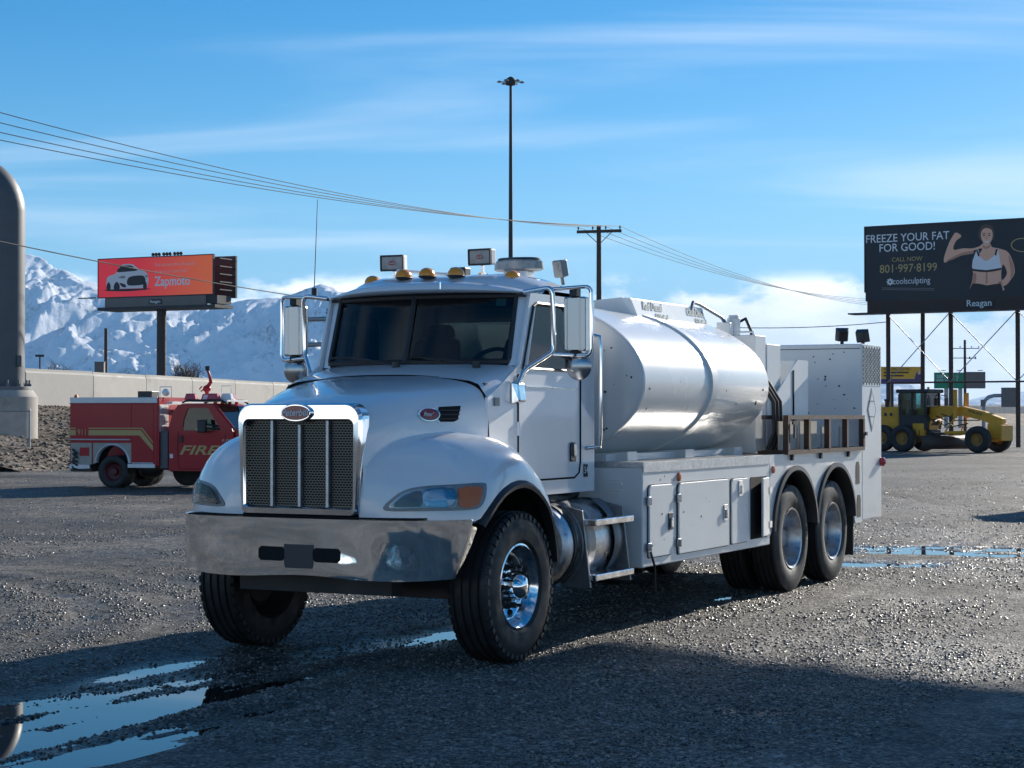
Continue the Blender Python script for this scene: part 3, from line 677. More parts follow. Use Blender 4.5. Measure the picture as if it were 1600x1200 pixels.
q = MB(); q.cyl((.35, .8, 0), (.35, .8, z0 - 1.2), .52, n=24); q.build('post', 'rusty_steel', bb, smooth=40)
for g in range(3):
    for k in range(3):
        cxx = -.3 + 1.45 * g + .42 * k; q = MB(); q.ball((cxx, .1, z1 + .32), .2, .2, .2, n=10, m=6); q.cyl((cxx, .1, z1 + .1), (cxx, .1, z1 + .2), .05, n=6); q.build('top_ornament', 'rusty_steel', bb, smooth=50)
q = MB(); q.box(-.75, .95, -.05, -.002, z0 - .93, z0 - .38); pl_ = q.build('name_plate', 'print_dark', bb); text('Reagan', 'lettering', 'white_print', bb, (.1, -.06, z0 - .66), (1, 0, 0), (0, 0, 1), .5, 'CENTER', bold=.01)
# printed car
def C(pts): return [(bx(a), bz(b)) for a, b in pts]
car = [(.075,.24),(.075,.48),(.10,.56),(.155,.62),(.185,.78),(.215,.845),(.27,.855),(.315,.83),(.355,.72),(.40,.66),(.435,.58),(.445,.42),(.44,.30),(.425,.22),(.35,.21),(.20,.21),(.10,.20)]
flat(bb, 'printed_car_body', smooth_poly(C(car), 3), 'print_car', 1)
flat(bb, 'printed_car_shadow', smooth_poly(C([(.05,.185),(.16,.15),(.30,.14),(.44,.17),(.46,.19),(.30,.205),(.1,.205)]), 3), 'print_dark', 1)
flat(bb, 'printed_car_window', smooth_poly(C([(.165,.66),(.195,.79),(.225,.815),(.29,.81),(.325,.73),(.345,.675),(.25,.655)]), 3), 'print_dark', 2)
flat(bb, 'printed_car_grille', smooth_poly(C([(.265,.30),(.258,.43),(.285,.52),(.36,.545),(.405,.52),(.42,.42),(.405,.31),(.34,.285)]), 3), 'print_dark', 2)
flat(bb, 'printed_car_lamp', smooth_poly(C([(.18,.51),(.215,.55),(.245,.52),(.225,.48)]), 3), 'print_grey', 2)
flat(bb, 'printed_car_lamp', smooth_poly(C([(.415,.54),(.435,.54),(.437,.49),(.425,.49)]), 3), 'print_grey', 2)
flat(bb, 'printed_car_intake', smooth_poly(C([(.19,.36),(.235,.33),(.25,.25),(.215,.26)]), 3), 'print_dark', 2)
for cxw, ww in ((.092, .018), (.165, .026), (.415, .016)): flat(bb, 'printed_car_wheel', smooth_poly(C([(cxw - ww, .30), (cxw, .40), (cxw + ww, .30), (cxw + ww * .8, .18), (cxw, .155), (cxw - ww * .8, .18)]), 3), 'print_dark', 2)
text('Find and test drive thousands', 'lettering', 'print_pale', bb, (bx(.50), -.012, bz(.80)), (1, 0, 0), (0, 0, 1), .56, xs=.80)
text('of cars from home with', 'lettering', 'print_pale', bb, (bx(.50), -.012, bz(.62)), (1, 0, 0), (0, 0, 1), .56, xs=.80)
text('Zapmoto', 'lettering', 'print_white', bb, (bx(.50), -.012, bz(.36)), (1, 0, 0), (0, 0, 1), 1.45, xs=.86, bold=.02)

# dark billboard on a row of posts
D2 = 102.5
bl, br = px(1353, 649.5, 104.6), px(1735, 649.5, 97.6)
ang = math.atan2(br.y - bl.y, br.x - bl.x); Wd = (br - bl).length; hw = Wd / 2; pc = (bl + br) / 2
db = empty('dark_billboard', (pc.x, pc.y, 0), ang); tag(db, 'dark billboard advertising with smiling woman, on tall braced steel posts', 'billboard')
z0 = px(1353, 471, 104.6).z; z1 = px(1353, 356.5, 104.6).z; Hh = z1 - z0
q = MB(); q.box(-hw, hw, 0, .3, z0, z1); q.build('advert_panel', 'print_board', db)
q = MB(); q.box(-hw - .06, hw + .06, -.05, .33, z1, z1 + .09); q.build('panel_frame', 'dark_steel', db)
q = MB(); q.box(-hw - .06, -hw, -.05, .33, z0 + .5, z1); q.build('panel_frame', 'dark_steel', db)
q = MB(); q.box(-hw + .12, hw - .1, -.06, .4, z0 - .68, z0 - .003); q.build('apron', 'rusty_steel', db)
q = MB(); q.box(-hw - .6, hw + .3, -1.2, -.1, z0 - .78, z0 - .70); q.build('catwalk', 'dark_steel', db)
U = lambda u: (u - 1353) / (1735 - 1353) * Wd - hw      # photo column -> board x (small perspective ignored)
T = lambda v, u: z0 + ((471 - (u - 1353) * .046) - v) / 114.5 * Hh
def PP(pts): return [(U(a), T(b, a)) for a, b in pts]
def bt(s, u, v, h, m, al='CENTER', **k): return text(s, 'lettering', m, db, (U(u), -.012, T(v, u)), (1, 0, 0), (0, 0, 1), h / 114.5 * Hh, al, **k)
bt('FREEZE YOUR FAT', 1422, 371.5, 17.5, 'print_white', xs=.93, bold=.004)
bt('FOR GOOD!', 1422, 386.5, 17.5, 'print_white', xs=.93, bold=.004)
bt('CALL NOW', 1422, 405, 9.8, 'print_gold', xs=.95)
bt('801·997·8199', 1424, 419, 18, 'print_gold', xs=.93, bold=.006)
bt('coolsculpting', 1429, 438.3, 13.5, 'print_white', xs=.84)
for k in range(8):
    a = 2 * pi * k / 8; cxx, czz = U(1394) + .13 * math.cos(a), T(440, 1394) + .13 * math.sin(a)
    flat(db, 'logo_petal', [(cxx + .075 * math.cos(a + j * pi / 4) * (1.2 if j % 4 == 0 else .7), czz + .075 * math.sin(a + j * pi / 4) * (1.2 if j % 4 == 0 else .7)) for j in range(8)], 'print_white', 1)
for v in (449.5, 452): flat(db, 'fine_print', [(U(1380), T(v + .4, 1380)), (U(1466), T(v + .4, 1466)), (U(1466), T(v - .2, 1466)), (U(1380), T(v - .2, 1380))], 'print_grey', 1)
flat(db, 'printed_hair', smooth_poly(PP([(1537,372),(1538,360),(1544,353),(1552,352),(1559,356),(1562,366),(1560,374),(1550,380)])), 'print_hair', 1)
flat(db, 'printed_body', smooth_poly(PP([(1543,389),(1530,391),(1516,396),(1500,400),(1484,410),(1482,402),(1490,380),(1497,368),(1501,364),(1508,367),(1509,371),(1501,377),(1497,390),(1512,388),(1528,388),(1540,384),(1543,381),(1555,381),(1558,386),(1572,389),(1583,394),(1590,408),(1593,424),(1586,436),(1578,444),(1568,445),(1567,440),(1576,434),(1581,424),(1575,412),(1572,425),(1573,442),(1574,452),(1526,453),(1526,440),(1528,425),(1527,410)]), 3), 'print_skin', 2)
flat(db, 'printed_face', smooth_poly(PP([(1541,372),(1541,364),(1545,358.5),(1551,357.5),(1557,360),(1559,366),(1558,374),(1554,381),(1549.5,383.5),(1545,381)])), 'print_skin', 3)
for pl in ([(1484,408),(1500,399),(1514,394),(1528,392),(1528,396),(1510,399),(1496,405)], [(1528,426),(1533,427),(1532,440),(1527,440)], [(1583,398),(1590,410),(1592,424),(1586,434),(1587,422)], [(1548,424),(1550.5,424),(1550.5,440),(1548,440)]): flat(db, 'printed_shade', smooth_poly(PP(pl), 2), 'print_skin_dark', 3)
flat(db, 'printed_nose', PP([(1549,369),(1551.3,373.5),(1548.2,373.8)]), 'print_skin_dark', 4)
for u in (1545.3, 1553.7): flat(db, 'printed_brow', PP([(u - 2.6, 366.3), (u + 2.6, 365.9), (u + 2.4, 365.0), (u - 2.2, 365.3)]), 'print_hair', 4)
flat(db, 'printed_smile', smooth_poly(PP([(1545.5,376.5),(1549.5,377.5),(1554,376),(1551,379.3),(1548,379.3)])), 'print_white', 4)
for u in (1545.5, 1553.5): flat(db, 'printed_eye', smooth_poly(PP([(u - 2, 368.5), (u, 367.3), (u + 2, 368.3), (u, 369.5)])), 'print_hair', 4)
flat(db, 'printed_neck_shade', smooth_poly(PP([(1544,383),(1549,385.5),(1555,382.5),(1555,386),(1549,389),(1544,387)])), 'print_skin_dark', 3)
flat(db, 'printed_waistband', smooth_poly(PP([(1527,441),(1550,444),(1571,441),(1574,455),(1573,459),(1526,461)]), 2), 'print_dark', 4)
flat(db, 'printed_top', smooth_poly(PP([(1527,410),(1530,400),(1534,391),(1537,391),(1538,399),(1543,404),(1549,407),(1556,403),(1562,398),(1564,389),(1567,390),(1569,399),(1571,410),(1571,418),(1560,421),(1549,421.5),(1530,420.5)])), 'print_white', 4)
flat(db, 'printed_band', smooth_poly(PP([(1527.5,419),(1549,421),(1571,417.5),(1571,420.5),(1549,424),(1528,422)]), 2), 'print_dark', 5)
for pl in ([(1533,391),(1536,391),(1538.5,400),(1536,400)], [(1564,389),(1567,389),(1564.5,399),(1562,398)]): flat(db, 'printed_strap', PP(pl), 'print_dark', 5)
q = MB(); ell = [(1605 + 18 * math.cos(R(a)), 383 + 10.5 * math.sin(R(a))) for a in range(0, 360, 10)]
eo = PP(ell); ei = PP([(1605 + 16.3 * math.cos(R(a)), 383 + 9.2 * math.sin(R(a))) for a in range(0, 360, 10)])
n = len(eo); q.add([(x, -.012, z) for x, z in eo] + [(x, -.012, z) for x, z in ei] + [(x, -.004, z) for x, z in eo] + [(x, -.004, z) for x, z in ei], [(i, (i+1) % n, n + (i+1) % n, n + i) for i in range(n)] + [(2*n+i, 2*n+(i+1) % n, (i+1) % n, i) for i in range(n)]); q.build('printed_ring', 'print_gold', db)
q = MB(); q.box(U(1515), U(1561), -.1, -.062, T(477.5, 1538), T(465, 1538)); q.build('name_plate', 'print_dark', db)
text('Reagan', 'lettering', 'white_print', db, (U(1538), -.105, T(471.2, 1538)), (1, 0, 0), (0, 0, 1), .50, 'CENTER', bold=.01)
post_u = [1388, 1490, 1595, 1702]
posts = []
for i, u in enumerate(post_u):
    x = U(u) * 1.0; q = MB(); q.cyl((x, .25, 0), (x, .25, z0 - .1), .125, n=16); q.build('post', 'rusty_steel', db, smooth=40); posts.append(x)
for i, (ua, ub) in enumerate(((1432, 1425), (1640, 1633))):
    q = MB(); q.cyl((U(ua), 1.6, z0 + .2), (U(ub), 2.2, 0), .12, n=14); q.build('rear_post', 'rusty_steel', db, smooth=40)
zr = px(1490, 597, 102).z
q = MB(); q.cyl((posts[0], .1, zr), (posts[-1], .1, zr), .05, n=10); q.build('rail', 'rusty_steel', db, smooth=40)
for i in range(3):
    for (a, b) in ((0, 1), (1, 0)):
        q = MB(); q.cyl((posts[i + a], .12 - .05 * a, z0 - .75), (posts[i + b], .12 - .05 * a, zr), .028, n=6); q.build('brace_rod', 'galvanised', db)

# far yellow billboard
D3 = 240.0; p0, p1 = px(1340, 649.5, D3), px(1445, 649.5, D3); e = empty('yellow_billboard', ((p0.x + p1.x) / 2, D3, 0)); tag(e, 'small yellow billboard with purple base far behind the dark billboard posts', 'billboard')
hw = (p1.x - p0.x) / 2; za, zb_, zc = px(1400, 600, D3).z, px(1400, 592, D3).z, px(1400, 573, D3).z
q = MB(); q.box(-hw, hw, 0, .3, zb_ + .01, zc); q.build('advert_panel', 'print_yellow', e)
q = MB(); q.box(-hw, hw, 0, .3, za, zb_); q.build('lower_panel', 'print_purple', e)
q = MB(); q.box(-.4, .4, .35, 1.0, 0, za); q.build('post', 'dark_steel', e)
ux = lambda u: px(u, 649.5, D3).x - e.location.x
uz = lambda v: px(800, v, D3).z
flat(e, 'printed_figure', smooth_poly([(ux(1430), uz(597)), (ux(1431), uz(585)), (ux(1436), uz(579)), (ux(1440), uz(584)), (ux(1443), uz(597))]), 'print_purple', 1)
flat(e, 'printed_face', smooth_poly([(ux(1434), uz(583)), (ux(1436.5), uz(578)), (ux(1439), uz(582)), (ux(1437), uz(585.5))]), 'print_skin', 2)
text('MARKETING ASSISTANT', 'lettering', 'rusty_steel', e, (ux(1381), -.02, uz(577)), (1, 0, 0), (0, 0, 1), .52, xs=.62)
for k, (v, u0, u1) in enumerate(((582, 1381, 1420), (587, 1381, 1412))):
    flat(e, 'print_line', [(ux(u0), uz(v + 1.2)), (ux(u1), uz(v + 1.2)), (ux(u1), uz(v - 1.2)), (ux(u0), uz(v - 1.2))], 'rusty_steel', 1)

# green highway sign and the back of its neighbour
D4 = 260.0; p0, p1 = px(1460, 649.5, D4), px(1540, 649.5, D4); e = empty('green_highway_sign', ((p0.x + p1.x) / 2, D4, 0)); tag(e, 'green highway sign next to a grey sign back, above the yellow grader', 'road sign')
ux = lambda u: px(u, 649.5, D4).x - e.location.x
uz = lambda v: px(800, v, D4).z
q = MB(); q.box(ux(1460), ux(1506.5), 0, .15, uz(607), uz(582)); q.build('sign_panel', 'sign_green', e)
q = MB(); q.box(ux(1507), ux(1540), 0, .15, uz(607), uz(581)); q.build('sign_back_panel', 'sign_back', e)
text('3300 South   ¼', 'lettering', 'print_white', e, (ux(1463), -.02, uz(588.5)), (1, 0, 0), (0, 0, 1), .68, xs=.75)
text('4500 South   2', 'lettering', 'print_white', e, (ux(1463), -.02, uz(594.8)), (1, 0, 0), (0, 0, 1), .68, xs=.75)
for u in (1480, 1502): q = MB(); q.cyl((ux(u), .5, 0), (ux(u), .5, uz(600)), .3, n=12); q.build('support_post', 'galvanised', e)
for u in (1470, 1495, 1528): q = MB(); q.box(ux(u), ux(u + 5), -1.2, .1, uz(579.5), uz(578.7)); q.build('sign_lamp', 'dark_steel', e)
D5 = 280.0; p0 = px(1578, 649.5, D5); e = empty('cantilever_sign', (p0.x, D5, 0)); tag(e, 'grey sign back on a curved arm at far right above the wall', 'road sign')
ux = lambda u: px(u, 649.5, D5).x - e.location.x
uz = lambda v: px(800, v, D5).z
q = MB(); q.box(ux(1565), ux(1590), 0, .2, uz(636), uz(605.5)); q.build('sign_panel', 'sign_back', e)
q = MB(); q.tube([(ux(1538), .4, 0), (ux(1538), .4, uz(634)), (ux(1540), .4, uz(626)), (ux(1546), .4, uz(620)), (ux(1555), .4, uz(618)), (ux(1592), .4, uz(617.5))], .28, 10); q.build('curved_arm', 'galvanised', e, smooth=50)
q = MB(); q.box(ux(1533), ux(1539), 0, .3, uz(635), uz(624.5)); q.build('small_panel', 'sign_back', e)

# far utility pole seen through the posts
D6 = 190.0; p0 = px(1508, 649.5, D6); e = empty('utility_pole', (p0.x, D6, 0)); tag(e, 'grey utility pole with two crossarms seen between the billboard posts', 'utility pole')
uz = lambda v: px(800, v, D6).z
q = MB(); q.cyl((0, 0, 0), (0, 0, uz(531)), .17, .12, n=10); q.build('pole', 'wood_pole', e, smooth=40)
for v, u0, u1 in ((544.5, -21, 22), (559.5, -21, 17)):
    q = MB(); q.box(u0 / F_PX * D6, u1 / F_PX * D6, -.2, -.08, uz(v + .6), uz(v - .6)); q.build('crossarm', 'wood_pole', e)
for u, v in ((-20, 543), (-8, 543), (10, 543), (21, 543), (7, 559), (16, 559)):
    q = MB(); q.cyl((u / F_PX * D6, -.14, uz(v + (2 if v > 550 else 0))), (u / F_PX * D6, -.14, uz(v - 2)), .09, .05, n=8); q.build('insulator', 'insulator', e)

# ================================================================== TANK TRUCK  (s rearward from front axle, t to the driver's side, z up)
mat('truck_paint', (.80, .81, .83), .22, 0, coat=.8, var=(1.3, .05))
mat('body_paint', (.74, .75, .74), .38, 0, coat=.25, var=(1.1, .07), dirt=(3.1, (.30, .27, .23), .66, .86))
mat('tank_paint', (.84, .845, .835), .27, 0, coat=.3, var=(1.0, .04), bump=(1.6, .04, .02, 1))
mat('bumper_chrome', (.93, .92, .90), .03, 1.0, bump=(1.6, .10, .03, 1), var=(3, .08))
mat('tread_plate', (.50, .50, .50), .38, .85, var=(25, .25), bump=(55, .6, .006))
mat('amber_lens', (.85, .30, .015), .18, coat=.6)
mat('orange_reflector', (.62, .13, .02), .3, coat=.4)
mat('red_lens', (.45, .01, .02), .2, coat=.6)
mat('lamp_lens', (.42, .47, .50), .12, coat=.8, var=(9, .15))
mat('lamp_bowl', (.50, .52, .54), .2, .7)
mat('emblem_red', (.27, .008, .02), .25, coat=.6)
mat('cloudy_lens', (.33, .34, .33), .3, coat=.3, var=(14, .3))
mat('grime_metal', (.23, .24, .25), .45, .8, var=(5, .3), dirt=(4, (.07, .06, .05), .5, .8))
mat('rust_brown', (.085, .05, .038), .7, .2, var=(6, .4), dirt=(9, (.19, .08, .035), .55, .75))
mat('interior', (.035, .036, .04), .8); mat('interior_light', (.32, .33, .32), .8); mat('seat_cloth', (.03, .032, .038), .9)
mat('hose_black', (.015, .015, .016), .5); mat('mud_flap', (.05, .042, .036), .85, var=(4, .3)); mat('cardboard', (.50, .46, .40), .8, var=(3, .12)); mat('sticker_teal', (.10, .26, .25), .5)
mat('hull_grey_plate', (.05, .055, .06), .4, .3); glass_mat('headlamp_glass', (.72, .77, .80), 1.0, .03); glass_mat('cab_glass', (.50, .56, .55), 1.0); glass_mat('side_glass', (.42, .50, .50), 1.0)
# grille screen: fine punched metal
m = bpy.data.materials.new('grille_screen'); m.use_nodes = True; t_ = m.node_tree; p = t_.nodes['Principled BSDF']; p.inputs['Metallic'].default_value = .9; p.inputs['Roughness'].default_value = .35
tcn = t_.nodes.new('ShaderNodeTexCoord'); mpn = t_.nodes.new('ShaderNodeMapping'); t_.links.new(tcn.outputs['Object'], mpn.inputs[0]); mpn.inputs['Scale'].default_value = (1, 40, 58)
def _m(op, a, b=None):
    n = t_.nodes.new('ShaderNodeMath'); n.operation = op
    for i, q in enumerate((a, b)):
        if q is None: continue
        if hasattr(q, 'is_linked'): t_.links.new(q, n.inputs[i])
        else: n.inputs[i].default_value = q
    return n.outputs[0]
sp = t_.nodes.new('ShaderNodeSeparateXYZ'); t_.links.new(mpn.outputs[0], sp.inputs[0])
row = _m('FLOOR', sp.outputs[2]); yy = _m('ADD', sp.outputs[1], _m('MULTIPLY', row, .5))
hx = _m('ABSOLUTE', _m('SUBTRACT', _m('FRACT', yy), .5)); hz = _m('ABSOLUTE', _m('SUBTRACT', _m('FRACT', sp.outputs[2]), .5))
hole = _m('MULTIPLY', _m('LESS_THAN', hx, .40), _m('LESS_THAN', hz, .34))
mx = t_.nodes.new('ShaderNodeMix'); mx.data_type = 'RGBA'; t_.links.new(hole, mx.inputs[0]); mx.inputs[6].default_value = (.15, .145, .13, 1); mx.inputs[7].default_value = (.004, .004, .004, 1); t_.links.new(mx.outputs[2], p.inputs['Base Color'])
t_.links.new(_m('SUBTRACT', .9, _m('MULTIPLY', hole, .9)), p.inputs['Metallic']); t_.links.new(_m('ADD', .35, _m('MULTIPLY', hole, .6)), p.inputs['Roughness'])
MATS['grille_screen'] = m
m = bpy.data.materials.new('perforated_plate')   # treadplate lozenges on the rear corner
TR = empty('tank_truck', (TX, TY, 0), math.atan2(-math.cos(TA), -math.sin(TA)))
tag(TR, 'large white tank service truck with chrome bumper and grille in the middle of the yard', 'truck')
def T_(): return MB(flip=True)
def quadbox(q, s0, s1, t0, t1, z0, z1): return q.box(s0, s1, t0, t1, z0, z1)

# ---- chassis, axles (dark, under everything)
q = T_()
for t in (-.43, .43): q.box(-.85, 8.7, t - .04, t + .04, .72, 1.0)
q.build('frame_rails', 'black_steel', TR)
q = T_(); q.cyl((0, -1.0, .525), (0, 1.0, .525), .075, n=10); q.box(-.09, .09, -.75, .75, .42, .56); q.build('front_axle', 'black_steel', TR)
q = T_()
for s in (5.86, 7.18): q.cyl((s, -.95, .52), (s, .95, .52), .10, n=12); q.ball((s, 0, .54), .26, .3, .27)
q.build('rear_axles', 'black_steel', TR)
q = T_(); q.box(-.75, .45, -.42, .42, .55, 1.55); q.build('engine_bay_block', 'dark_gap', TR)  # plain dark box added under the hood to block light
q = T_(); q.box(-.80, -.66, -.62, .62, .50, .64); q.build('front_crossmember', 'black_steel', TR)

# ---- hood
def hood_ztop(s): return interp(s, [-1.0, -.9, -.75, -.5, -.2, .08], [1.775, 1.815, 1.855, 1.91, 1.965, 2.005])
def hood_w(s): return interp(s, [-1.0, -.85, -.6, -.3, .08], [.475, .53, .615, .735, .87])
rows = []
SS = list(np.linspace(-.97, .08, 22))
for s in SS:
    w_, zt = hood_w(s), hood_ztop(s)
    half = [(0, zt), (.30 * w_, zt - .004), (.60 * w_, zt - .022), (.82 * w_, zt - .055), (.93 * w_, zt - .10), (.985 * w_, zt - .17), (1.0 * w_, zt - .27), (1.01 * w_, zt - .42), (1.02 * w_, 1.34), (1.02 * w_, 1.05)]
    pts = [(s, -a, b) for a, b in half[::-1]] + [(s, a, b) for a, b in half[1:]]
    rows.append(pts)
def cr_rows(rows, k=3):
    out_ = []
    for r in rows:
        P = [np.array(p) for p in r]; o_ = []
        for i in range(len(P) - 1):
            p0 = P[max(i - 1, 0)]; p1 = P[i]; p2 = P[i + 1]; p3 = P[min(i + 2, len(P) - 1)]
            for j in range(k):
                t = j / k; o_.append(tuple(.5 * ((2*p1) + (-p0+p2)*t + (2*p0-5*p1+4*p2-p3)*t*t + (-p0+3*p1-3*p2+p3)*t**3)))
        o_.append(tuple(P[-1])); out_.append(o_)
    return out_
q = T_(); q.grid(cr_rows(rows)); hood = q.build('hood', 'truck_paint', TR, smooth=50)
# seam around the rear of the hood
q = T_(); rr_ = cr_rows([rows[-1]])[0]; q.tube([(a + .012, b * 1.002, c + .001) for a, b, c in rr_], .009, 6); q.build('hood_seam', 'dark_gap', hood)
q = T_(); zt = hood_ztop(-.97); q.prism([(-.45, 1.05), (.45, 1.05), (.46, zt - .2), (.42, zt - .06), (.2, zt - .03), (-.2, zt - .03), (-.42, zt - .06), (-.46, zt - .2)], 0, -.94, -.90); q.build('radiator_panel', 'dark_gap', TR)

# ---- fenders
def arch_r(th): return interp(th, [0, 25, 60, 90, 130, 180], [.60, .62, .70, .745, .765, .77])
def fender(sg):
    plan = []   # (s, t, zlip, (Is,It,Iz))
    def I(s): return (s, max(hood_w(min(s, .08)) - .03, .4), interp(s, [-.97, -.9, -.8, -.65, -.5, -.3, 0, .2, .4, .55, .70, .8], [1.30, 1.40, 1.48, 1.555, 1.59, 1.605, 1.575, 1.515, 1.40, 1.28, 1.14, 1.05]))
    front = [(-.975, .47), (-.965, .58), (-.94, .70), (-.895, .82), (-.84, .93), (-.77, 1.03), (-.69, 1.11), (-.64, 1.15)]
    for i, (s, t) in enumerate(front):
        f = i / (len(front) - 1); si = -.955 + f * .42; plan.append((s, t, 1.0 + .0 * f, I(si)))
    for th in (139, 134, 128, 121, 113, 104, 95, 86, 77, 68, 59, 50, 42, 34, 27, 20):
        r_ = arch_r(th); s = r_ * math.cos(R(th)); z = .525 + r_ * math.sin(R(th)); t = 1.205 if s > -.45 else 1.205 - (s + .45) ** 2 * 1.5
        if s > .35: t = 1.205 - (s - .35) ** 2 * .35
        plan.append((s, t, z, I(min(s * 1.0 + (-.06 if s < -.3 else 0.06 * max(0, s)), .8)) if s < .1 else (s + .10, .84, I(s + .10)[2] - .0)))
    rows = []
    for (s, t, zl, (Is, It, Iz)) in plan:
        P0 = np.array((s, t, zl)); P3 = np.array((Is, It, max(Iz, zl + .03))); hgt = P3[2] - zl
        P1 = np.array((s, t, zl + .62 * hgt)); P2 = np.array((s * .62 + Is * .38, t * .62 + It * .38, P3[2] + .02))
        row = []
        for k in range(13):
            u = k / 12; b = (1-u)**3 * P0 + 3*u*(1-u)**2 * P1 + 3*u*u*(1-u) * P2 + u**3 * P3
            row.append((b[0], sg * b[1], b[2]))
        rows.append(row)
    q = T_(); q.grid(rows); fo = q.build('fender', 'truck_paint', TR, smooth=60)
    # black rubber flare along the wheel arch
    q = T_(); prev = None; sec = []
    for th in range(142, 10, -4):
        r_ = arch_r(th); row = []
        for dr, dt in ((-.005, .0), (-.03, .025), (-.055, .02), (-.06, -.05), (-.01, -.05)):
            s = (r_ + dr) * math.cos(R(th)); z = .525 + (r_ + dr) * math.sin(R(th)); t = 1.205 if s > -.45 else 1.205 - (s + .45) ** 2 * 1.5
            if s > .35: t = 1.205 - (s - .35) ** 2 * .35
            row.append((s, sg * (t + dt), z))
        row.append(row[0]); sec.append(row)
    q.grid(sec); q.build('fender_flare', 'black_plastic', fo, smooth=50)
    # wheel well liner
    q = T_(); q.grid([[((arch_r(th) - .012) * math.cos(R(th)), sg * t, .525 + (arch_r(th) - .012) * math.sin(R(th))) for t in (.50, 1.15)] for th in range(142, 8, -6)]); q.build('wheel_well', 'dark_gap', fo)
    return fo
fd = fender(1); fp_ = fender(-1)

# ---- project shapes onto painted skin (headlamps, badges)
def bvh_of(ob):
    ob_m = ob.data; return BVHTree.FromPolygons([v.co[:] for v in ob_m.vertices], [p.vertices[:] for p in ob_m.polygons])
def on_skin(bvh, org, du, dv, dirv, poly, off, name, m, parent, sub=.02, th=.012, fill=True):
    """drape a 2D polygon (coordinates along du,dv from org; local truck axes) on a skin along dirv"""
    xs = [p[0] for p in poly]; ys = [p[1] for p in poly]
    bm = bmesh.new(); vs = [bm.verts.new((a, b, 0)) for a, b in poly]; f = bm.faces.new(vs); bmesh.ops.triangulate(bm, faces=[f])
    for it in range(3): 
        long = [e for e in bm.edges if e.calc_length() > sub]
        if not long: break
        bmesh.ops.subdivide_edges(bm, edges=long, cuts=1); bmesh.ops.triangulate(bm, faces=[f for f in bm.faces if len(f.verts) > 3])
    org, du, dv, dirv = (Vector(a) for a in (org, du, dv, dirv)); dirv.normalize(); last = None
    for v in bm.verts:
        o_ = org + du * v.co.x + dv * v.co.y - dirv * 2.0; h_ = bvh.ray_cast(o_, dirv)
        if h_[0] is not None: v.co = h_[0] - dirv * off
        else: v.co = org + du * v.co.x + dv * v.co.y - dirv * off
    ret = bmesh.ops.extrude_face_region(bm, geom=list(bm.faces)); 
    for g in ret['geom']:
        if isinstance(g, bmesh.types.BMVert): g.co = g.co + dirv * th
    bmesh.ops.recalc_face_normals(bm, faces=bm.faces)
    me = bpy.data.meshes.new(name); bm.to_mesh(me); bm.free()
    me.polygons.foreach_set('use_smooth', [True] * len(me.polygons)); me.set_sharp_from_angle(angle=R(40))
    o_ = bpy.data.objects.new(name, me); COL.objects.link(o_); me.materials.append(MATS[m]); o_.parent = parent; return o_
def headlamp(sg, fo):
    bv = bvh_of(fo)
    # oblique view from front corner: local axes x forward(-s), y = t
    dirv = Vector((-.80, -sg * .60, 0)); du = Vector((-.60, sg * .80, 0)); dv = Vector((0, 0, 1)); org = Vector((.72, sg * .93, 1.17))
    def off(poly, e):
        c = np.mean(np.array(poly), 0); return [tuple(c + (np.array(p) - c) * e) for p in poly]
    outer = smooth_poly([(-.37, -.075), (-.33, -.02), (-.24, .045), (-.12, .075), (.1, .088), (.30, .095), (.335, .075), (.325, .0), (.285, -.065), (.2, -.083), (-.1, -.088), (-.3, -.09)], 3)
    h = on_skin(bv, org, du, dv, dirv, outer, .006, 'headlamp', 'grime_metal', TR, th=.02)
    on_skin(bv, org, du, dv, dirv, smooth_poly([(-.325, -.068), (-.29, -.015), (-.22, .035), (-.10, .058), (.10, .068), (.105, -.06), (-.1, -.066)], 3), .009, 'lamp_backing', 'lamp_bowl', h, th=.004)
    on_skin(bv, org, du, dv, dirv, smooth_poly([(-.30, -.058), (-.27, -.012), (-.20, .028), (-.125, .042), (-.12, -.052), (-.2, -.06)], 3), .013, 'inner_bowl', 'grime_metal', h, th=.003)
    on_skin(bv, org, du, dv, dirv, smooth_poly([(-.095, .040), (.08, .050), (.085, -.045), (-.09, -.05)], 3), .014, 'reflector_bowl', 'polished_aluminium', h, th=.003)
    on_skin(bv, org, du, dv, dirv, smooth_poly([(-.325, -.068), (-.29, -.015), (-.22, .035), (-.10, .058), (.10, .068), (.105, -.06), (-.1, -.066)], 3), .026, 'lens', 'headlamp_glass', h, th=.003)
    on_skin(bv, org, du, dv, dirv, smooth_poly([(.135, .06), (.28, .07), (.30, .05), (.285, -.02), (.25, -.058), (.14, -.06)], 3), .013, 'turn_signal', 'orange_reflector', h)
headlamp(1, fd); headlamp(-1, fp_)
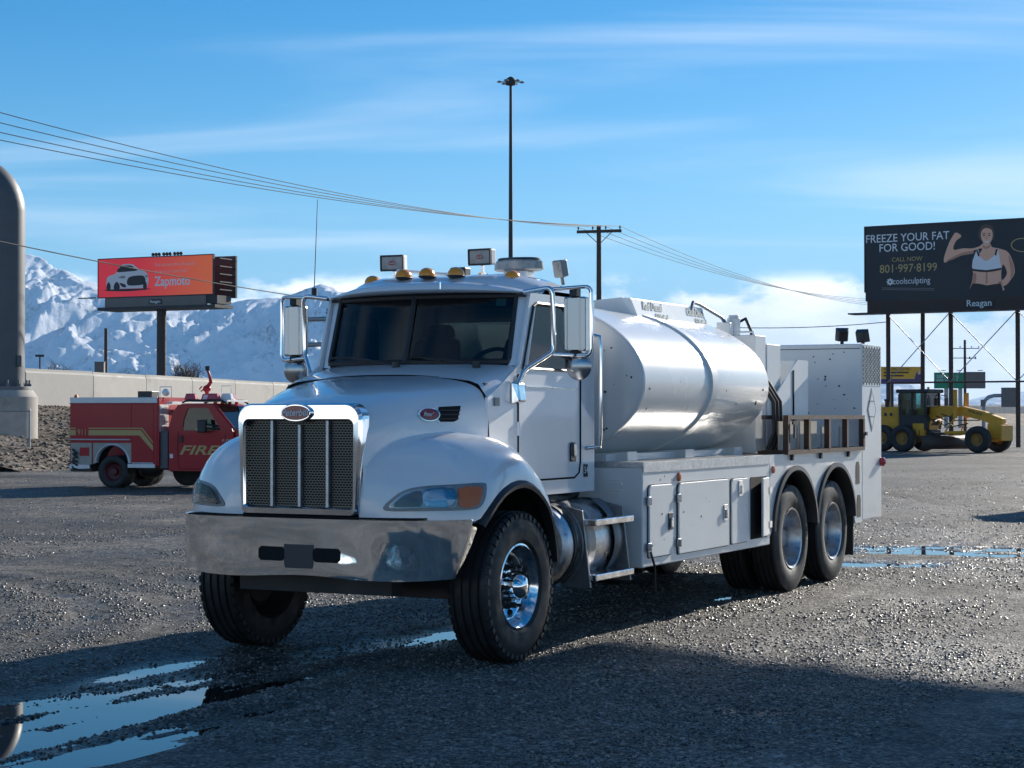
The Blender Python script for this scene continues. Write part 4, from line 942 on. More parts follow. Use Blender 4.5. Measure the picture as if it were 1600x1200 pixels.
# side badge and vent on the hood
bh = bvh_of(hood)
for sg in (1, -1):
    vn = on_skin(bh, (.24, sg * .8, 1.735), (-1, 0, 0), (0, 0, 1), (0, -sg, 0), [(-.16, -.015), (-.12, .055), (.10, .062), (.115, .04), (.075, -.055), (.03, -.075), (-.10, -.075)], .006, 'hood_vent', 'truck_paint', hood, th=.012)
    on_skin(bh, (.24, sg * .8, 1.735), (-1, 0, 0), (0, 0, 1), (0, -sg, 0), [(-.12, -.02), (-.09, .042), (.092, .05), (.055, -.05), (.02, -.062), (-.09, -.062)], .010, 'vent_opening', 'dark_gap', vn, th=.010)
    for k in range(3):
        zz = -.045 + .03 * k; on_skin(bh, (.24, sg * .8, 1.735), (-1, 0, 0), (0, 0, 1), (0, -sg, 0), [(-.10, zz), (.06 + .01 * k, zz), (.063 + .01 * k, zz + .008), (-.10, zz + .008)], .014, 'vent_slat', 'black_plastic', vn, th=.006)
    el = [(.085 * math.cos(R(a)), .048 * math.sin(R(a))) for a in range(0, 360, 12)]
    eb = on_skin(bh, (.42, sg * .78, 1.725), (-1, 0, 0), (0, 0, 1), (0, -sg, 0), el, .014, 'emblem', 'chrome', hood, th=.01)
    on_skin(bh, (.42, sg * .78, 1.725), (-1, 0, 0), (0, 0, 1), (0, -sg, 0), [(a * .9, b * .86) for a, b in el], .017, 'emblem_face', 'emblem_red', eb, th=.008)
    if sg == 1:
        hp_ = bh.ray_cast(Vector((.42, 3, 1.725)), Vector((0, -1, 0)))[0]
        text('Peterbilt', 'lettering', 'white_print', eb, (.42, hp_.y + .021, 1.725), (-1, .18, 0), (0, .12, 1), .042, 'CENTER', shear=.25, depth=.001)

# ---- grille
GS = -1.0
def rrect(hw, z0, z1, r, n=6, hwb=None):
    hwb = hw if hwb is None else hwb
    p = []
    for cx_, cz, a0 in ((hw - r, z1 - r, 0), (-hw + r, z1 - r, 90), (-hwb + r * .4, z0 + r * .4, 180), (hwb - r * .4, z0 + r * .4, 270)):
        rr2 = r if a0 < 180 else r * .4
        for k in range(n + 1): a = R(a0 + 90 * k / n); p.append((cx_ + rr2 * math.cos(a), cz + rr2 * math.sin(a)))
    return p
outer = rrect(.505, 1.035, 1.80, .11, hwb=.475); inner = rrect(.435, 1.095, 1.685, .045, hwb=.43)
mid_ = [(a * .965, 1.415 + (b - 1.415) * .965) for a, b in outer]
def ring(loops, m, name, par, smooth=40):
    q = T_(); n = len(loops[0][1])
    q.grid([[(s, a, b) for a, b in lp] + [(s, lp[0][0], lp[0][1])] for s, lp in loops]); return q.build(name, m, par, smooth=smooth)
innm = [(a * 1.03, 1.39 + (b - 1.39) * 1.03) for a, b in inner]
gr = ring([(-.90, outer), (-.985, outer), (-1.01, mid_), (-1.012, innm), (-1.0, inner), (-.945, inner)], 'chrome', 'grille_surround', TR, 35)
q = T_(); q.prism([(-.45, 1.08), (.45, 1.08), (.45, 1.70), (-.45, 1.70)], 0, -.955, -.945); q.build('grille_screen', 'grille_screen', gr)
for t in (-.225, .0, .225): q = T_(); q.box(-.99, -.957, t - .011, t + .011, 1.095, 1.685 - (.03 if t == 0 else 0)); q.build('grille_bar', 'aluminium', gr, bevel=.004)
for t in (-.4, .4):
    pass
el = lambda a, b, z: [(a * math.cos(R(k)), z + b * math.sin(R(k))) for k in range(0, 360, 10)]
q = T_(); q.prism(el(.125, .062, 1.735), 0, -1.035, -1.0); eb = q.build('emblem', 'chrome', gr, bevel=.006, smooth=40)
q = T_(); q.prism(el(.110, .049, 1.735), 0, -1.041, -1.03); q.build('emblem_face', 'emblem_red', eb)
text('Peterbilt', 'lettering', 'white_print', eb, (1.0435, 0, 1.735), (0, 1, 0), (0, 0, 1), .064, 'CENTER', shear=.25, depth=.001, bold=.012)

# ---- bumper
bt_ = [0, .3, .55, .72, .83, .94, 1.03, 1.10, 1.14, 1.165]; bs_ = [-1.085, -1.083, -1.07, -1.05, -1.02, -.965, -.88, -.78, -.68, -.585]
ts = list(np.linspace(0, .8, 9)) + list(np.linspace(.84, 1.165, 18)); full = [(-t) for t in ts[::-1]][:-1] + ts
rows = []
for z, inset, cut in ((1.022, .03, 0), (1.022, .0, .0), (.95, 0, .02), (.85, 0, .07), (.75, 0, .13), (.66, 0, .19), (.635, .0, .2), (.635, .04, .2)):
    row = []
    for t in full:
        a = abs(t); tm = interp(-.585 - cut, bs_, bt_)
        if a > .6: a = .6 + (a - .6) * (tm - .6) / (1.165 - .6)
        s = interp(a, bt_, bs_); t = math.copysign(a, t)
        ss = s + inset; tt = t - math.copysign(min(inset, abs(t)) * (1 if a > 1.0 else 0), t)
        dent = .022 * math.exp(-((t - .78) / .16) ** 2 - ((z - .68) / .14) ** 2) - .012 * math.exp(-((t - .45) / .2) ** 2 - ((z - .66) / .1) ** 2)
        row.append((ss + dent, tt, z + (.012 * math.sin(t * 5 + 1) if z < .7 else 0)))
    rows.append(row)
q = T_(); q.grid(rows); bmp = q.build('bumper', 'bumper_chrome', TR, smooth=38, solid=.006)
for t in (-.155, .285):
    q = T_(); q.prism([(t - .105 + .02, .735), (t + .105 - .02, .735), (t + .105, .755), (t + .105, .81), (t + .105 - .02, .83), (t - .105 + .02, .83), (t - .105, .81), (t - .105, .755)], 0, -1.094, -1.06); q.build('tow_opening', 'dark_gap', bmp)
q = T_(); q.prism([(-.045, .69), (.175, .69), (.185, .72), (.185, .85), (-.055, .85), (-.055, .72)], 0, -1.092, -1.06); q.build('plate_recess', 'hull_grey_plate', bmp, bevel=.004)
q = T_(); q.box(-1.0, -.7, -.92, .92, 1.026, 1.036); q.build('bumper_gap', 'dark_gap', bmp)

# ---- cab
CT = .885
def cabpt(s, t, z): return (s, t, z)
ztopc = 2.60
# side outline (s,z): front edge slopes back with the windshield pillar
side_poly = [(.08, 1.30), (.08, 1.845), (.30, 1.95), (.50, 2.05), (.585, 2.10), (.76, 2.63), (1.86, 2.63), (1.86, 1.12), (.75, 1.12), (.45, 1.26)]
win_poly = [(.625, 2.065), (.80, 2.53), (.86, 2.555), (1.38, 2.555), (1.45, 2.50), (1.47, 2.40), (1.47, 2.06)]
def poly_with_hole(outer, hole, t0, name, m, par):
    bm = bmesh.new(); vo = [bm.verts.new((-a, t0, b)) for a, b in outer]; vh = [bm.verts.new((-a, t0, b)) for a, b in hole]
    ed = [bm.edges.new((vo[i], vo[(i + 1) % len(vo)])) for i in range(len(vo))] + [bm.edges.new((vh[i], vh[(i + 1) % len(vh)])) for i in range(len(vh))]
    bmesh.ops.triangle_fill(bm, edges=ed, use_beauty=True)
    me = bpy.data.meshes.new(name); bm.to_mesh(me); bm.free(); o_ = bpy.data.objects.new(name, me); COL.objects.link(o_); me.materials.append(MATS[m]); o_.parent = par
    return o_
cab = empty('cab', (0, 0, 0)); cab.parent = TR
for sg in (1, -1):
    o_ = poly_with_hole(side_poly, win_poly, sg * (CT - .012), 'side_panel', 'truck_paint', cab); md = o_.modifiers.new('t', 'SOLIDIFY'); md.thickness = .022; md.offset = 0
    q = T_(); q.prism(win_poly, 1, sg * (CT - .025), sg * (CT - .02)); q.build('side_window', 'side_glass', cab)
    # door skin seam, window rubber, handle
    dl = [(.55, 2.02), (.55, 1.32), (.60, 1.245), (.70, 1.235), (1.52, 1.235), (1.60, 1.27), (1.625, 1.36), (1.625, 2.45), (1.58, 2.57), (1.50, 2.597)]
    q = T_(); q.tube([(a, sg * (CT + .001), b) for a, b in dl], .008, 5); q.build('door_seam', 'dark_gap', cab)
    q = T_(); q.tube([(a, sg * (CT + .0), b) for a, b in win_poly], .014, 6, close=True); q.build('window_rubber', 'black_plastic', cab)
    q = T_(); q.prism(rrect(.045, 1.36, 1.51, .03), 1, 0, 1); hv = [(v[0] + 1.475, sg * (CT + .004 + .012 * v[1]), v[2]) for v in q.v]; q.v = hv; dh = q.build('door_handle', 'black_plastic', cab, bevel=.004)
    q = T_(); q.box(1.465, 1.50, min(sg * (CT + .016), sg * (CT + .03)), max(sg * (CT + .016), sg * (CT + .03)), 1.40, 1.50); q.build('handle_paddle', 'chrome', cab, bevel=.006)
    q = T_(); q.tube([(1.80, sg * (CT + .0), 2.36), (1.80, sg * (CT + .09), 2.34), (1.80, sg * (CT + .095), 2.25), (1.80, sg * (CT + .095), 1.56), (1.80, sg * (CT + .09), 1.47), (1.74, sg * CT, 1.46)], .016, 8); q.build('grab_rail', 'chrome', cab, smooth=50)
    for zz in (1.33, 1.62, 1.9): q = T_(); q.cyl((.548, sg * (CT + .006), zz - .05), (.548, sg * (CT + .006), zz + .05), .014, n=8); q.build('door_hinge', 'truck_paint', cab)
    q = T_(); q.tube([(.68, sg * (CT + .004), 1.93), (1.0, sg * (CT + .006), 1.935), (1.58, sg * (CT + .004), 1.93)], .007, 5); q.build('body_crease', 'truck_paint', cab)
q = T_(); q.box(.17, .24, CT + .001, CT + .012, 1.785, 1.845); q.build('side_reflector', 'grime_metal', cab)
q = T_(); q.box(1.685, 1.755, CT + .001, CT + .006, 1.235, 1.335); nb = q.build('number_plate', 'print_dark', cab); text('54', 'lettering', 'white_print', cab, (-1.72, CT + .008, 1.285), (-1, 0, 0), (0, 0, 1), .075, 'CENTER', depth=.001)
# cowl between hood and windshield
def ws_s(t, z):   # windshield surface
    base = .43 + .19 * (abs(t) / .80) ** 2; return base + (z - 2.10) * .30
rows = []
for f in np.linspace(0, 1, 6):
    row = []
    for t in np.linspace(-CT, CT, 25):
        z0_ = 2.0 - .06 * (abs(t) / CT) ** 3 - (.10 * max(0, (abs(t) - .80) / .085)); s0_ = .075; s1_ = ws_s(min(abs(t), .80), 2.1) - .0 + .05 * max(0, (abs(t) - .8) / .08); z1_ = 2.10 - .02 * (abs(t) / CT) ** 4
        row.append((s0_ + (s1_ - s0_) * f, t, z0_ + (z1_ - z0_) * f ** .8))
    rows.append(row)
q = T_(); q.grid(rows); q.build('cowl', 'truck_paint', cab, smooth=50)
# windshield glass in two halves with a centre bar, black rubber surround, painted pillars
for sg in (1, -1):
    rows = [[(ws_s(t, z), sg * t, z) for t in np.linspace(.018, .775 - .03 * (z - 2.1), 12)] for z in np.linspace(2.125, 2.60, 9)]
    q = T_(); q.grid(rows); q.build('windshield', 'cab_glass', cab, smooth=60)
def ws_strip(pts, r, name, m):
    q = T_(); q.tube(pts, r, 6); return q.build(name, m, cab, smooth=50)
ws_strip([(ws_s(0, z) - .008, 0, z) for z in np.linspace(2.11, 2.62, 6)], .022, 'windshield_divider', 'black_plastic')
edge = [(ws_s(t, 2.115) - .006, t, 2.115) for t in np.linspace(-.775, .775, 25)] + [(ws_s(.775, z) - .006, .782 - .03 * (z - 2.1), z) for z in np.linspace(2.14, 2.59, 6)] + [(ws_s(t, 2.61) - .006, t, 2.61) for t in np.linspace(.76, -.76, 25)] + [(ws_s(.775, z) - .006, -.782 + .03 * (z - 2.1), z) for z in np.linspace(2.59, 2.14, 6)]
q = T_(); q.tube(edge, .022, 6, close=True); q.build('windshield_rubber', 'black_plastic', cab, smooth=50)
for sg in (1, -1):
    rows = [[(ws_s(.80, z) + d0, sg * tt, z) for d0, tt in ((-.012, .775 - .03 * (z - 2.1)), (-.02, .80), (.0, .845), (.06, CT - .005), (.10, CT - .002))] for z in np.linspace(2.085, 2.64, 8)]
    q = T_(); q.grid(rows); q.build('pillar', 'truck_paint', cab, smooth=50)
# inside of the screen: sun strip
for sg in (1, -1):
    q = T_(); q.grid([[(ws_s(t, z) + .012, sg * t, z) for t in np.linspace(.02, .755, 10)] for z in np.linspace(2.52, 2.6, 3)]); q.build('sun_strip', 'dark_gap', cab)
q = T_(); q.grid([[(ws_s(t, z) + .006, t, z) for t in np.linspace(.63, .70, 3)] for z in np.linspace(2.535, 2.59, 3)]); q.build('windshield_sticker', 'sticker_teal', cab)
# back wall with window, floor, roof
bw = [(-CT, 1.12), (CT, 1.12), (CT, 2.62), (-CT, 2.62)]; hw_ = [(-.5, 2.12), (.5, 2.12), (.5, 2.48), (-.5, 2.48)]
bm = bmesh.new(); vo = [bm.verts.new((-1.86, a, b)) for a, b in bw]; vh = [bm.verts.new((-1.86, a, b)) for a, b in hw_]
bmesh.ops.triangle_fill(bm, edges=[bm.edges.new((v[i], v[(i + 1) % 4])) for v in (vo, vh) for i in range(4)], use_beauty=True)
me = bpy.data.meshes.new('back_wall'); bm.to_mesh(me); bm.free(); o_ = bpy.data.objects.new('back_wall', me); COL.objects.link(o_); me.materials.append(MATS['truck_paint']); o_.parent = cab; md = o_.modifiers.new('t', 'SOLIDIFY'); md.thickness = .03; md.offset = 1
q = T_(); q.box(1.845, 1.85, -.5, .5, 2.12, 2.48); q.build('rear_window', 'side_glass', cab)
q = T_(); q.box(1.80, 1.828, -.84, .84, 1.3, 2.10); q.box(1.80, 1.828, -.84, -.52, 2.1, 2.6); q.box(1.80, 1.828, .52, .84, 2.1, 2.6); q.build('back_lining', 'interior_light', cab)
q = T_(); q.box(.1, 1.84, -.84, .84, 1.20, 1.26); q.box(.12, .16, -.84, .84, 1.2, 1.95); q.build('cab_floor', 'interior', cab)
rows = []
for s, z, hwf in ((.60, 2.625, .80), (.66, 2.70, .80), (.78, 2.765, .80), (1.0, 2.80, .81), (1.4, 2.80, .82), (1.7, 2.77, .82), (1.82, 2.72, .81), (1.875, 2.64, .80), (1.88, 2.60, .80)):
    row = []
    for f in np.linspace(-1, 1, 31):
        a = abs(f); t = f * (hwf + .075); drop = (.14 * max(0, (a - .55) / .45) ** 2.4); edge_s = .18 * (a ** 2) if s < .8 else 0
        row.append((s + edge_s, t, max(z - drop * min(1, (z - 2.56) / .14), 2.585 if a > .97 else 0)))
    rows.append(row)
q = T_(); q.grid(rows); roof = q.build('roof', 'truck_paint', cab, smooth=60)
q = T_(); q.box(.72, 1.85, -.84, .84, 2.60, 2.62); q.build('headliner', 'interior', cab)
# visor over the windshield
rows = []
for f in np.linspace(-1, 1, 33):
    a = abs(f); t = f * .865; ctr = .40 + .34 * a ** 2.2
    rows.append([(ctr + .30, t, 2.735 - .10 * a ** 3), (ctr + .10, t, 2.715 - .075 * a ** 3), (ctr + .015, t, 2.685 - .05 * a ** 3), (ctr, t, 2.655 - .02 * a ** 2), (ctr + .02, t, 2.640 - .015 * a ** 2), (ctr + .14, t, 2.635 - .01 * a ** 2), (ctr + .24, t, 2.63)])
q = T_(); q.grid(rows); q.build('sun_visor', 'truck_paint', cab, smooth=45)
q = T_(); q.box(.36, .385, .335, .345, 2.648, 2.70); q.build('visor_joint', 'polished_aluminium', cab)
# wipers
for c, e in (((.33, -.02, 2.09), (.44, -.50, 2.155)), ((.40, .62, 2.09), (.42, .14, 2.15))):
    q = T_(); q.cyl((c[0], c[1], c[2] - .02), (c[0], c[1], c[2] + .025), .03, n=12); q.tube([c, (c[0] + .01, (c[1] + e[1]) / 2, (c[2] + e[2]) / 2 + .01), e], .009, 6); q.tube([(e[0] - .01, e[1] + .18, e[2] - .03), (e[0], e[1], e[2]), (e[0] + .015, e[1] - .17, e[2] + .0)], .008, 5); q.build('wiper', 'black_plastic', cab)
# interior: dash, wheel, seats
q = T_(); q.prism([(.50, 1.6), (.50, 2.02), (.62, 2.07), (.85, 2.05), (.92, 1.95), (.90, 1.6)], 1, -.82, .82); q.build('dashboard', 'interior', cab, bevel=.02)
ring_ = []
for k in range(24):
    a = 2 * pi * k / 24; ring_.append((1.02 + .09 * math.sin(a), .42 + .215 * math.cos(a), 2.04 + .19 * math.sin(a)))
q = T_(); q.tube(ring_, .016, 8, close=True); q.cyl((.9, .42, 1.95), (1.02, .42, 2.04), .03, n=8); q.tube([(1.02, .21, 2.04), (1.01, .42, 2.03), (1.02, .63, 2.04)], .014, 6); q.build('steering_wheel', 'interior', cab, smooth=50)
for t in (.42, -.42):
    q = T_(); q.hexa([(1.45, t - .25, 1.75), (1.62, t - .25, 1.75), (1.62, t + .25, 1.75), (1.45, t + .25, 1.75)], [(1.62, t - .20, 2.34), (1.72, t - .20, 2.34), (1.72, t + .20, 2.34), (1.62, t + .20, 2.34)]); q.box(1.10, 1.6, t - .25, t + .25, 1.55, 1.75)
    q.hexa([(1.63, t - .16, 2.341), (1.73, t - .16, 2.341), (1.73, t + .16, 2.341), (1.63, t + .16, 2.341)], [(1.66, t - .12, 2.46), (1.74, t - .12, 2.46), (1.74, t + .12, 2.46), (1.66, t + .12, 2.46)]); q.build('seat', 'seat_cloth', cab, bevel=.04)

# ---- roof lights
for s, t, z in ((.98, -.62, 2.765), (.80, -.23, 2.79), (.76, .0, 2.79), (.80, .23, 2.79), (.98, .62, 2.765)):
    q = T_(); q.ball((s, t, z), .085, .058, .058, n=14, m=8, zmin=-.15); mk = q.build('marker_lamp', 'amber_lens', cab, smooth=60); q = T_(); q.ball((s, t, z - .012), .092, .064, .02, n=14, m=4); q.build('lamp_base', 'black_plastic', mk, smooth=60)
for s, t, z, yaw in ((1.10, -.50, 2.925, .12), (1.02, .335, 2.935, -.04)):
    e = empty('work_lamp', (-s, t, z)); e.parent = cab; e.rotation_euler = (0, R(3), yaw)
    q = MB(); q.box(-.05, .03, -.098, .098, -.062, .062); q.build('lamp_housing', 'white_print', e, bevel=.012)
    q = MB(); q.box(.031, .037, -.09, .09, -.052, .052); lf = q.build('lamp_cover', 'cloudy_lens', e, bevel=.004)
    for (y0, y1, z0_, z1_) in ((-.098, .098, .053, .064), (-.098, .098, -.064, -.053), (-.1, -.091, -.0528, .0528), (.091, .1, -.0528, .0528)):
        q = MB(); q.box(.02, .045, y0, y1, z0_, z1_); q.build('lamp_bezel', 'black_plastic', e)
    q = MB(); q.prism([(.033 * math.cos(R(k)), .017 * math.sin(R(k))) for k in range(0, 360, 15)], 0, .037, .041); q.build('lamp_badge', 'emblem_red', e)
    text('Peterbilt', 'lettering', 'white_print', e, (.0425, 0, 0), (0, 1, 0), (0, 0, 1), .016, 'CENTER', shear=.25, depth=.0005)
    q = MB(); q.cyl((-.01, 0, -.062), (-.01, 0, -.15), .016, n=8); q.cyl((-.01, 0, -.14), (-.01, 0, -.12), .035, n=10); q.build('lamp_stalk', 'polished_aluminium', e)
# beacon bar and small flood lamp at the back of the roof
e = empty('light_bar', (-1.52, .40, 2.90)); e.parent = cab
q = MB(); q.lathe([(-.04, 0), (-.04, .19), (-.03, .21), (.03, .205), (.045, .18), (.05, 0)], (0, 0, 0), (0, 0, 1), 28); q.v = [(a * .62, b, c) for a, b, c in q.v]; q.build('beacon_lens', 'cloudy_lens', e, smooth=40)
q = MB(); q.lathe([(.0505, .0), (.0505, .185), (.062, .17), (.066, 0)], (0, 0, 0), (0, 0, 1), 28); q.v = [(a * .62, b, c) for a, b, c in q.v]; q.build('beacon_cap', 'grime_metal', e, smooth=40)
q = MB(); q.box(-.08, .08, -.10, .10, -.13, -.041); q.build('beacon_base', 'truck_paint', e, bevel=.01)
q = MB(); q.box(-.015, .015, -.17, .16, -.0405, -.02); q.build('beacon_rail', 'black_plastic', e)
e = empty('flood_lamp', (-1.62, .72, 2.875)); e.parent = cab; e.rotation_euler = (0, R(12), R(-25))
q = MB(); q.hexa([(-.04, -.045, -.065), (.03, -.06, -.07), (.03, .06, -.07), (-.04, .045, -.065)], [(-.04, -.045, .065), (.03, -.06, .07), (.03, .06, .07), (-.04, .045, .065)]); q.build('lamp_housing', 'grime_metal', e, bevel=.01)
q = MB(); q.box(.031, .036, -.052, .052, -.062, .062); q.build('lamp_glass', 'cloudy_lens', e); q = MB(); q.cyl((0, 0, -.07), (0, 0, -.13), .015, n=8); q.build('lamp_stalk', 'grime_metal', e)
for t, s in ((-.33, 1.5),):
    q = T_(); q.tube([(1.05, -.44, 2.86), (1.45, -.10, 2.84)], .014, 6); q.build('roof_conduit', 'white_print', cab)
    q = T_(); q.box(1.4, 1.5, -.16, -.02, 2.80, 2.90); q.build('roof_box', 'black_plastic', cab, bevel=.01)

# ---- mirrors
def mirror(sg):
    e = empty('mirror', (0, 0, 0)); e.parent = TR
    X = lambda pts: [(a, sg * b, c) for a, b, c in pts]
    def bend(pts, k=4): 
        P = [np.array(p, float) for p in pts]; o_ = [P[0]]
        for i in range(1, len(P) - 1):
            a = P[i] + (P[i-1] - P[i]) / np.linalg.norm(P[i-1] - P[i]) * .05; b = P[i] + (P[i+1] - P[i]) / np.linalg.norm(P[i+1] - P[i]) * .05
            for j in range(k + 1): u = j / k; o_.append((1-u)**2 * a + 2*u*(1-u) * P[i] + u*u * b)
        o_.append(P[-1]); return [tuple(v) for v in o_]
    q = T_(); q.tube(X(bend([(.70, .86, 2.63), (.70, 1.09, 2.66), (.73, 1.09, 2.19), (.56, .93, 2.05), (.50, .90, 1.93)])), .019, 10); q.build('mirror_bracket', 'chrome', e, smooth=50)
    q = T_(); q.tube(X(bend([(.71, 1.07, 2.645), (.80, 1.36, 2.665), (.80, 1.36, 2.155), (.74, 1.08, 2.17)])), .015, 10); q.build('mirror_loop', 'chrome', e, smooth=50)
    q = T_(); q.hexa(X([(.775, 1.145, 2.19), (.775, 1.325, 2.19), (.87, 1.315, 2.19), (.87, 1.155, 2.19)]), X([(.775, 1.145, 2.59), (.775, 1.325, 2.59), (.87, 1.315, 2.59), (.87, 1.155, 2.59)])); q.build('mirror_head', 'mirror_shell', e, bevel=.014)
    q = T_(); q.hexa(X([(.765, 1.185, 2.20), (.765, 1.275, 2.20), (.774, 1.285, 2.20), (.774, 1.175, 2.20)]), X([(.765, 1.185, 2.58), (.765, 1.275, 2.58), (.774, 1.285, 2.58), (.774, 1.175, 2.58)])); q.build('mirror_back', 'mirror_shell', e)
    q = T_(); q.box(.871, .874, min(sg * 1.16, sg * 1.31), max(sg * 1.16, sg * 1.31), 2.20, 2.58); q.build('mirror_glass', 'chrome', e)
    q = T_(); q.lathe([(.0, .10), (-.01, .105), (-.03, .085), (-.045, .04), (-.05, 0)], (.83, sg * 1.25, 2.08), (1, 0, 0), 24); q.build('convex_mirror', 'mirror_shell', e, smooth=50)
    q = T_(); q.lathe([(.001, .0), (.001, .098)], (.83, sg * 1.25, 2.08), (1, 0, 0), 24); q.build('convex_glass', 'chrome', e)
    for zz in (2.17, 2.61): q = T_(); q.box(.76, .84, min(sg * 1.2, sg * 1.26), max(sg * 1.2, sg * 1.26), zz - .02, zz + .045 if zz > 2.5 else zz + .02); q.build('mirror_clamp', 'black_steel', e, bevel=.006)
    q = T_(); q.tube(X([(.75, 1.10, 2.17), (.80, 1.20, 2.13), (.82, 1.26, 2.09)]), .012, 6); q.build('convex_arm', 'black_steel', e)
    q = T_(); q.hexa(X([(.43, .885, 1.80), (.58, .885, 1.80), (.56, .955, 1.82), (.45, .955, 1.82)]), X([(.43, .885, 1.965), (.58, .885, 1.965), (.555, .94, 1.955), (.455, .94, 1.955)])); q.build('mirror_mount', 'polished_aluminium', e, bevel=.012)
    if sg < 0:
        q = T_(); q.cyl((.72, -1.0, 2.665), (.72, -1.0, 2.72), .022, n=8); q.cyl((.72, -1.0, 2.72), (.74, -.985, 3.42), .004, .0025, n=6); q.build('antenna', 'black_steel', e)
mirror(1); mirror(-1)

# ---- wheels
def tyre_profile(w, r, ri, grooves=4):
    h = w / 2; pr = [(-h * .78, ri), (-h * .95, ri + .03), (-h, ri + (r - ri) * .45), (-h * .97, r - .07), (-h * .86, r - .02)]
    n = grooves
    xs = np.linspace(-h * .80, h * .80, n * 2 + 1)
    gw = .008
    pts = [(-h * .82, r - .006)]
    for k in range(n):
        c = -h * .80 + (k + .5) * (1.6 * h / n)
        pts += [(c - .012, r), (c - .009, r - .014), (c + .009, r - .014), (c + .012, r)]
    pts.append((h * .82, r - .006))
    return pr + pts + [(-a, b) for a, b in pr[::-1]]
def wheel(name, s, t, sg, r, w, kind, par, turn=0):
    e = empty(name, (-s, t, r)); e.parent = par; e.rotation_euler = (0, 0, turn)
    ax = (0, sg, 0)
    q = MB(); q.lathe(tyre_profile(w, r, .295), (0, 0, 0), ax, 56); q.build('tyre', 'rubber', e, smooth=35)
    if kind == 'front':
        # shoulder lugs
        q = MB()
        for k in range(44):
            a = 2 * pi * k / 44; c, s_ = math.cos(a), math.sin(a)
            for side_ in (-1, 1):
                y0, y1 = side_ * w * .40, side_ * w * .485; da = .045
                q.hexa([((r - .03) * math.cos(a - da), y0, (r - .03) * math.sin(a - da)), ((r - .03) * math.cos(a + da), y0, (r - .03) * math.sin(a + da)), ((r - .05) * math.cos(a + da), y1, (r - .05) * math.sin(a + da)), ((r - .05) * math.cos(a - da), y1, (r - .05) * math.sin(a - da))],
                       [((r + .002) * math.cos(a - da), y0, (r + .002) * math.sin(a - da)), ((r + .002) * math.cos(a + da), y0, (r + .002) * math.sin(a + da)), ((r - .018) * math.cos(a + da), y1, (r - .018) * math.sin(a + da)), ((r - .018) * math.cos(a - da), y1, (r - .018) * math.sin(a - da))])
        q.build('tread_lugs', 'rubber', e)['kind'] = 'stuff'
        h = w / 2
        q = MB(); q.lathe([(h * .72, .305), (h * .86, .30), (h * .88, .288), (h * .80, .272), (h * .62, .255), (h * .30, .235), (.045, .225), (.03, .205), (.035, .17), (.05, .15), (.06, .0)], (0, 0, 0), ax, 48); q.build('rim', 'polished_aluminium', e, smooth=35)
        q = MB(); q.lathe([(-h * .86, .30), (-h * .3, .26), (.0, .25), (-.05, .2), (-.05, 0)], (0, 0, 0), ax, 32); q.build('rim_back', 'black_steel', e, smooth=35)
        q = MB(); q.lathe([(.05, .098), (.12, .095), (.16, .085), (.185, .06), (.195, .0)], (0, 0, 0), ax, 28); q.build('hub_cap', 'chrome', e, smooth=40)
        for k in range(10):
            a = 2 * pi * k / 10; x, z = .143 * math.cos(a), .143 * math.sin(a); q = MB(); q.cyl((x, sg * .045, z), (x, sg * .085, z), .021, n=6); q.cyl((x, sg * .085, z), (x, sg * .135, z), .012, n=8); q.build('lug_nut', 'black_steel', e)
        for k in range(5):
            a = 2 * pi * (k + .5) / 5; x, z = .205 * math.cos(a), .205 * math.sin(a); q = MB(); q.cyl((x, sg * .032, z), (x, sg * .040, z), .024, n=12); q.build('hand_hole', 'dark_gap', e)
    else:
        h = w / 2
        q = MB(); q.lathe([(h * .80, .300), (h * .92, .295), (h * .88, .28), (h * .5, .262), (-h * .1, .25), (-h * .45, .235), (-h * .50, .17), (-h * .42, .13), (-h * .42, 0)], (0, 0, 0), ax, 44); q.build('rim', 'aluminium', e, smooth=35)
        q = MB(); q.lathe([(-h * .42, .105), (h * .05, .095), (h * .25, .08), (h * .28, 0)], (0, 0, 0), ax, 24); q.build('hub', 'grime_metal', e, smooth=40)
        for k in range(10):
            a = 2 * pi * k / 10; x, z = .143 * math.cos(a), .143 * math.sin(a); q = MB(); q.cyl((x, -sg * h * .45, z), (x, -sg * h * .15, z), .018, n=6); q.build('lug_nut', 'grime_metal', e)
    return e
wheel('front_wheel', 0, 1.04, 1, .525, .32, 'front', TR); wheel('front_wheel', 0, -1.04, -1, .525, .32, 'front', TR)
for s in (5.86, 7.18):
    for sg in (1, -1):
        wheel('rear_wheel', s, sg * 1.07, sg, .52, .27, 'rear', TR); wheel('inner_rear_wheel', s, sg * .73, sg, .52, .27, 'rear', TR)

# ---- fuel tank and steps under the cab
q = T_(); q.lathe([(0, 0), (.0, .27), (.02, .30), (.05, .315), (1.10, .315), (1.13, .30), (1.15, .27), (1.15, 0)], (.90, .80, .74), (1, 0, 0), 36); ft = q.build('fuel_tank', 'aluminium', TR, smooth=40)
for s in (1.02, 1.86):
    q = T_(); q.lathe([(0, .318), (.0, .326), (.05, .326), (.05, .318)], (s, .80, .74), (1, 0, 0), 36); q.build('tank_strap', 'black_steel', ft, smooth=40)
q = T_(); q.grid([[(s, .80 + .34 * math.sin(R(a)), .74 + .34 * math.cos(R(a))) for a in range(20, 150, 8)] for s in (1.12, 1.36)]); q.build('step_bracket', 'grime_metal', ft, smooth=40, solid=.008)
q = T_(); q.grid([[(s, .80 + .34 * math.sin(R(a)), .74 + .34 * math.cos(R(a))) for a in range(20, 150, 8)] for s in (1.72, 1.90)]); q.build('step_bracket', 'grime_metal', ft, smooth=40, solid=.008)
for z in (.885, .47): q = T_(); q.box(1.16, 1.88, 1.02, 1.235, z, z + .05); q.build('step', 'polished_aluminium', ft, bevel=.008)
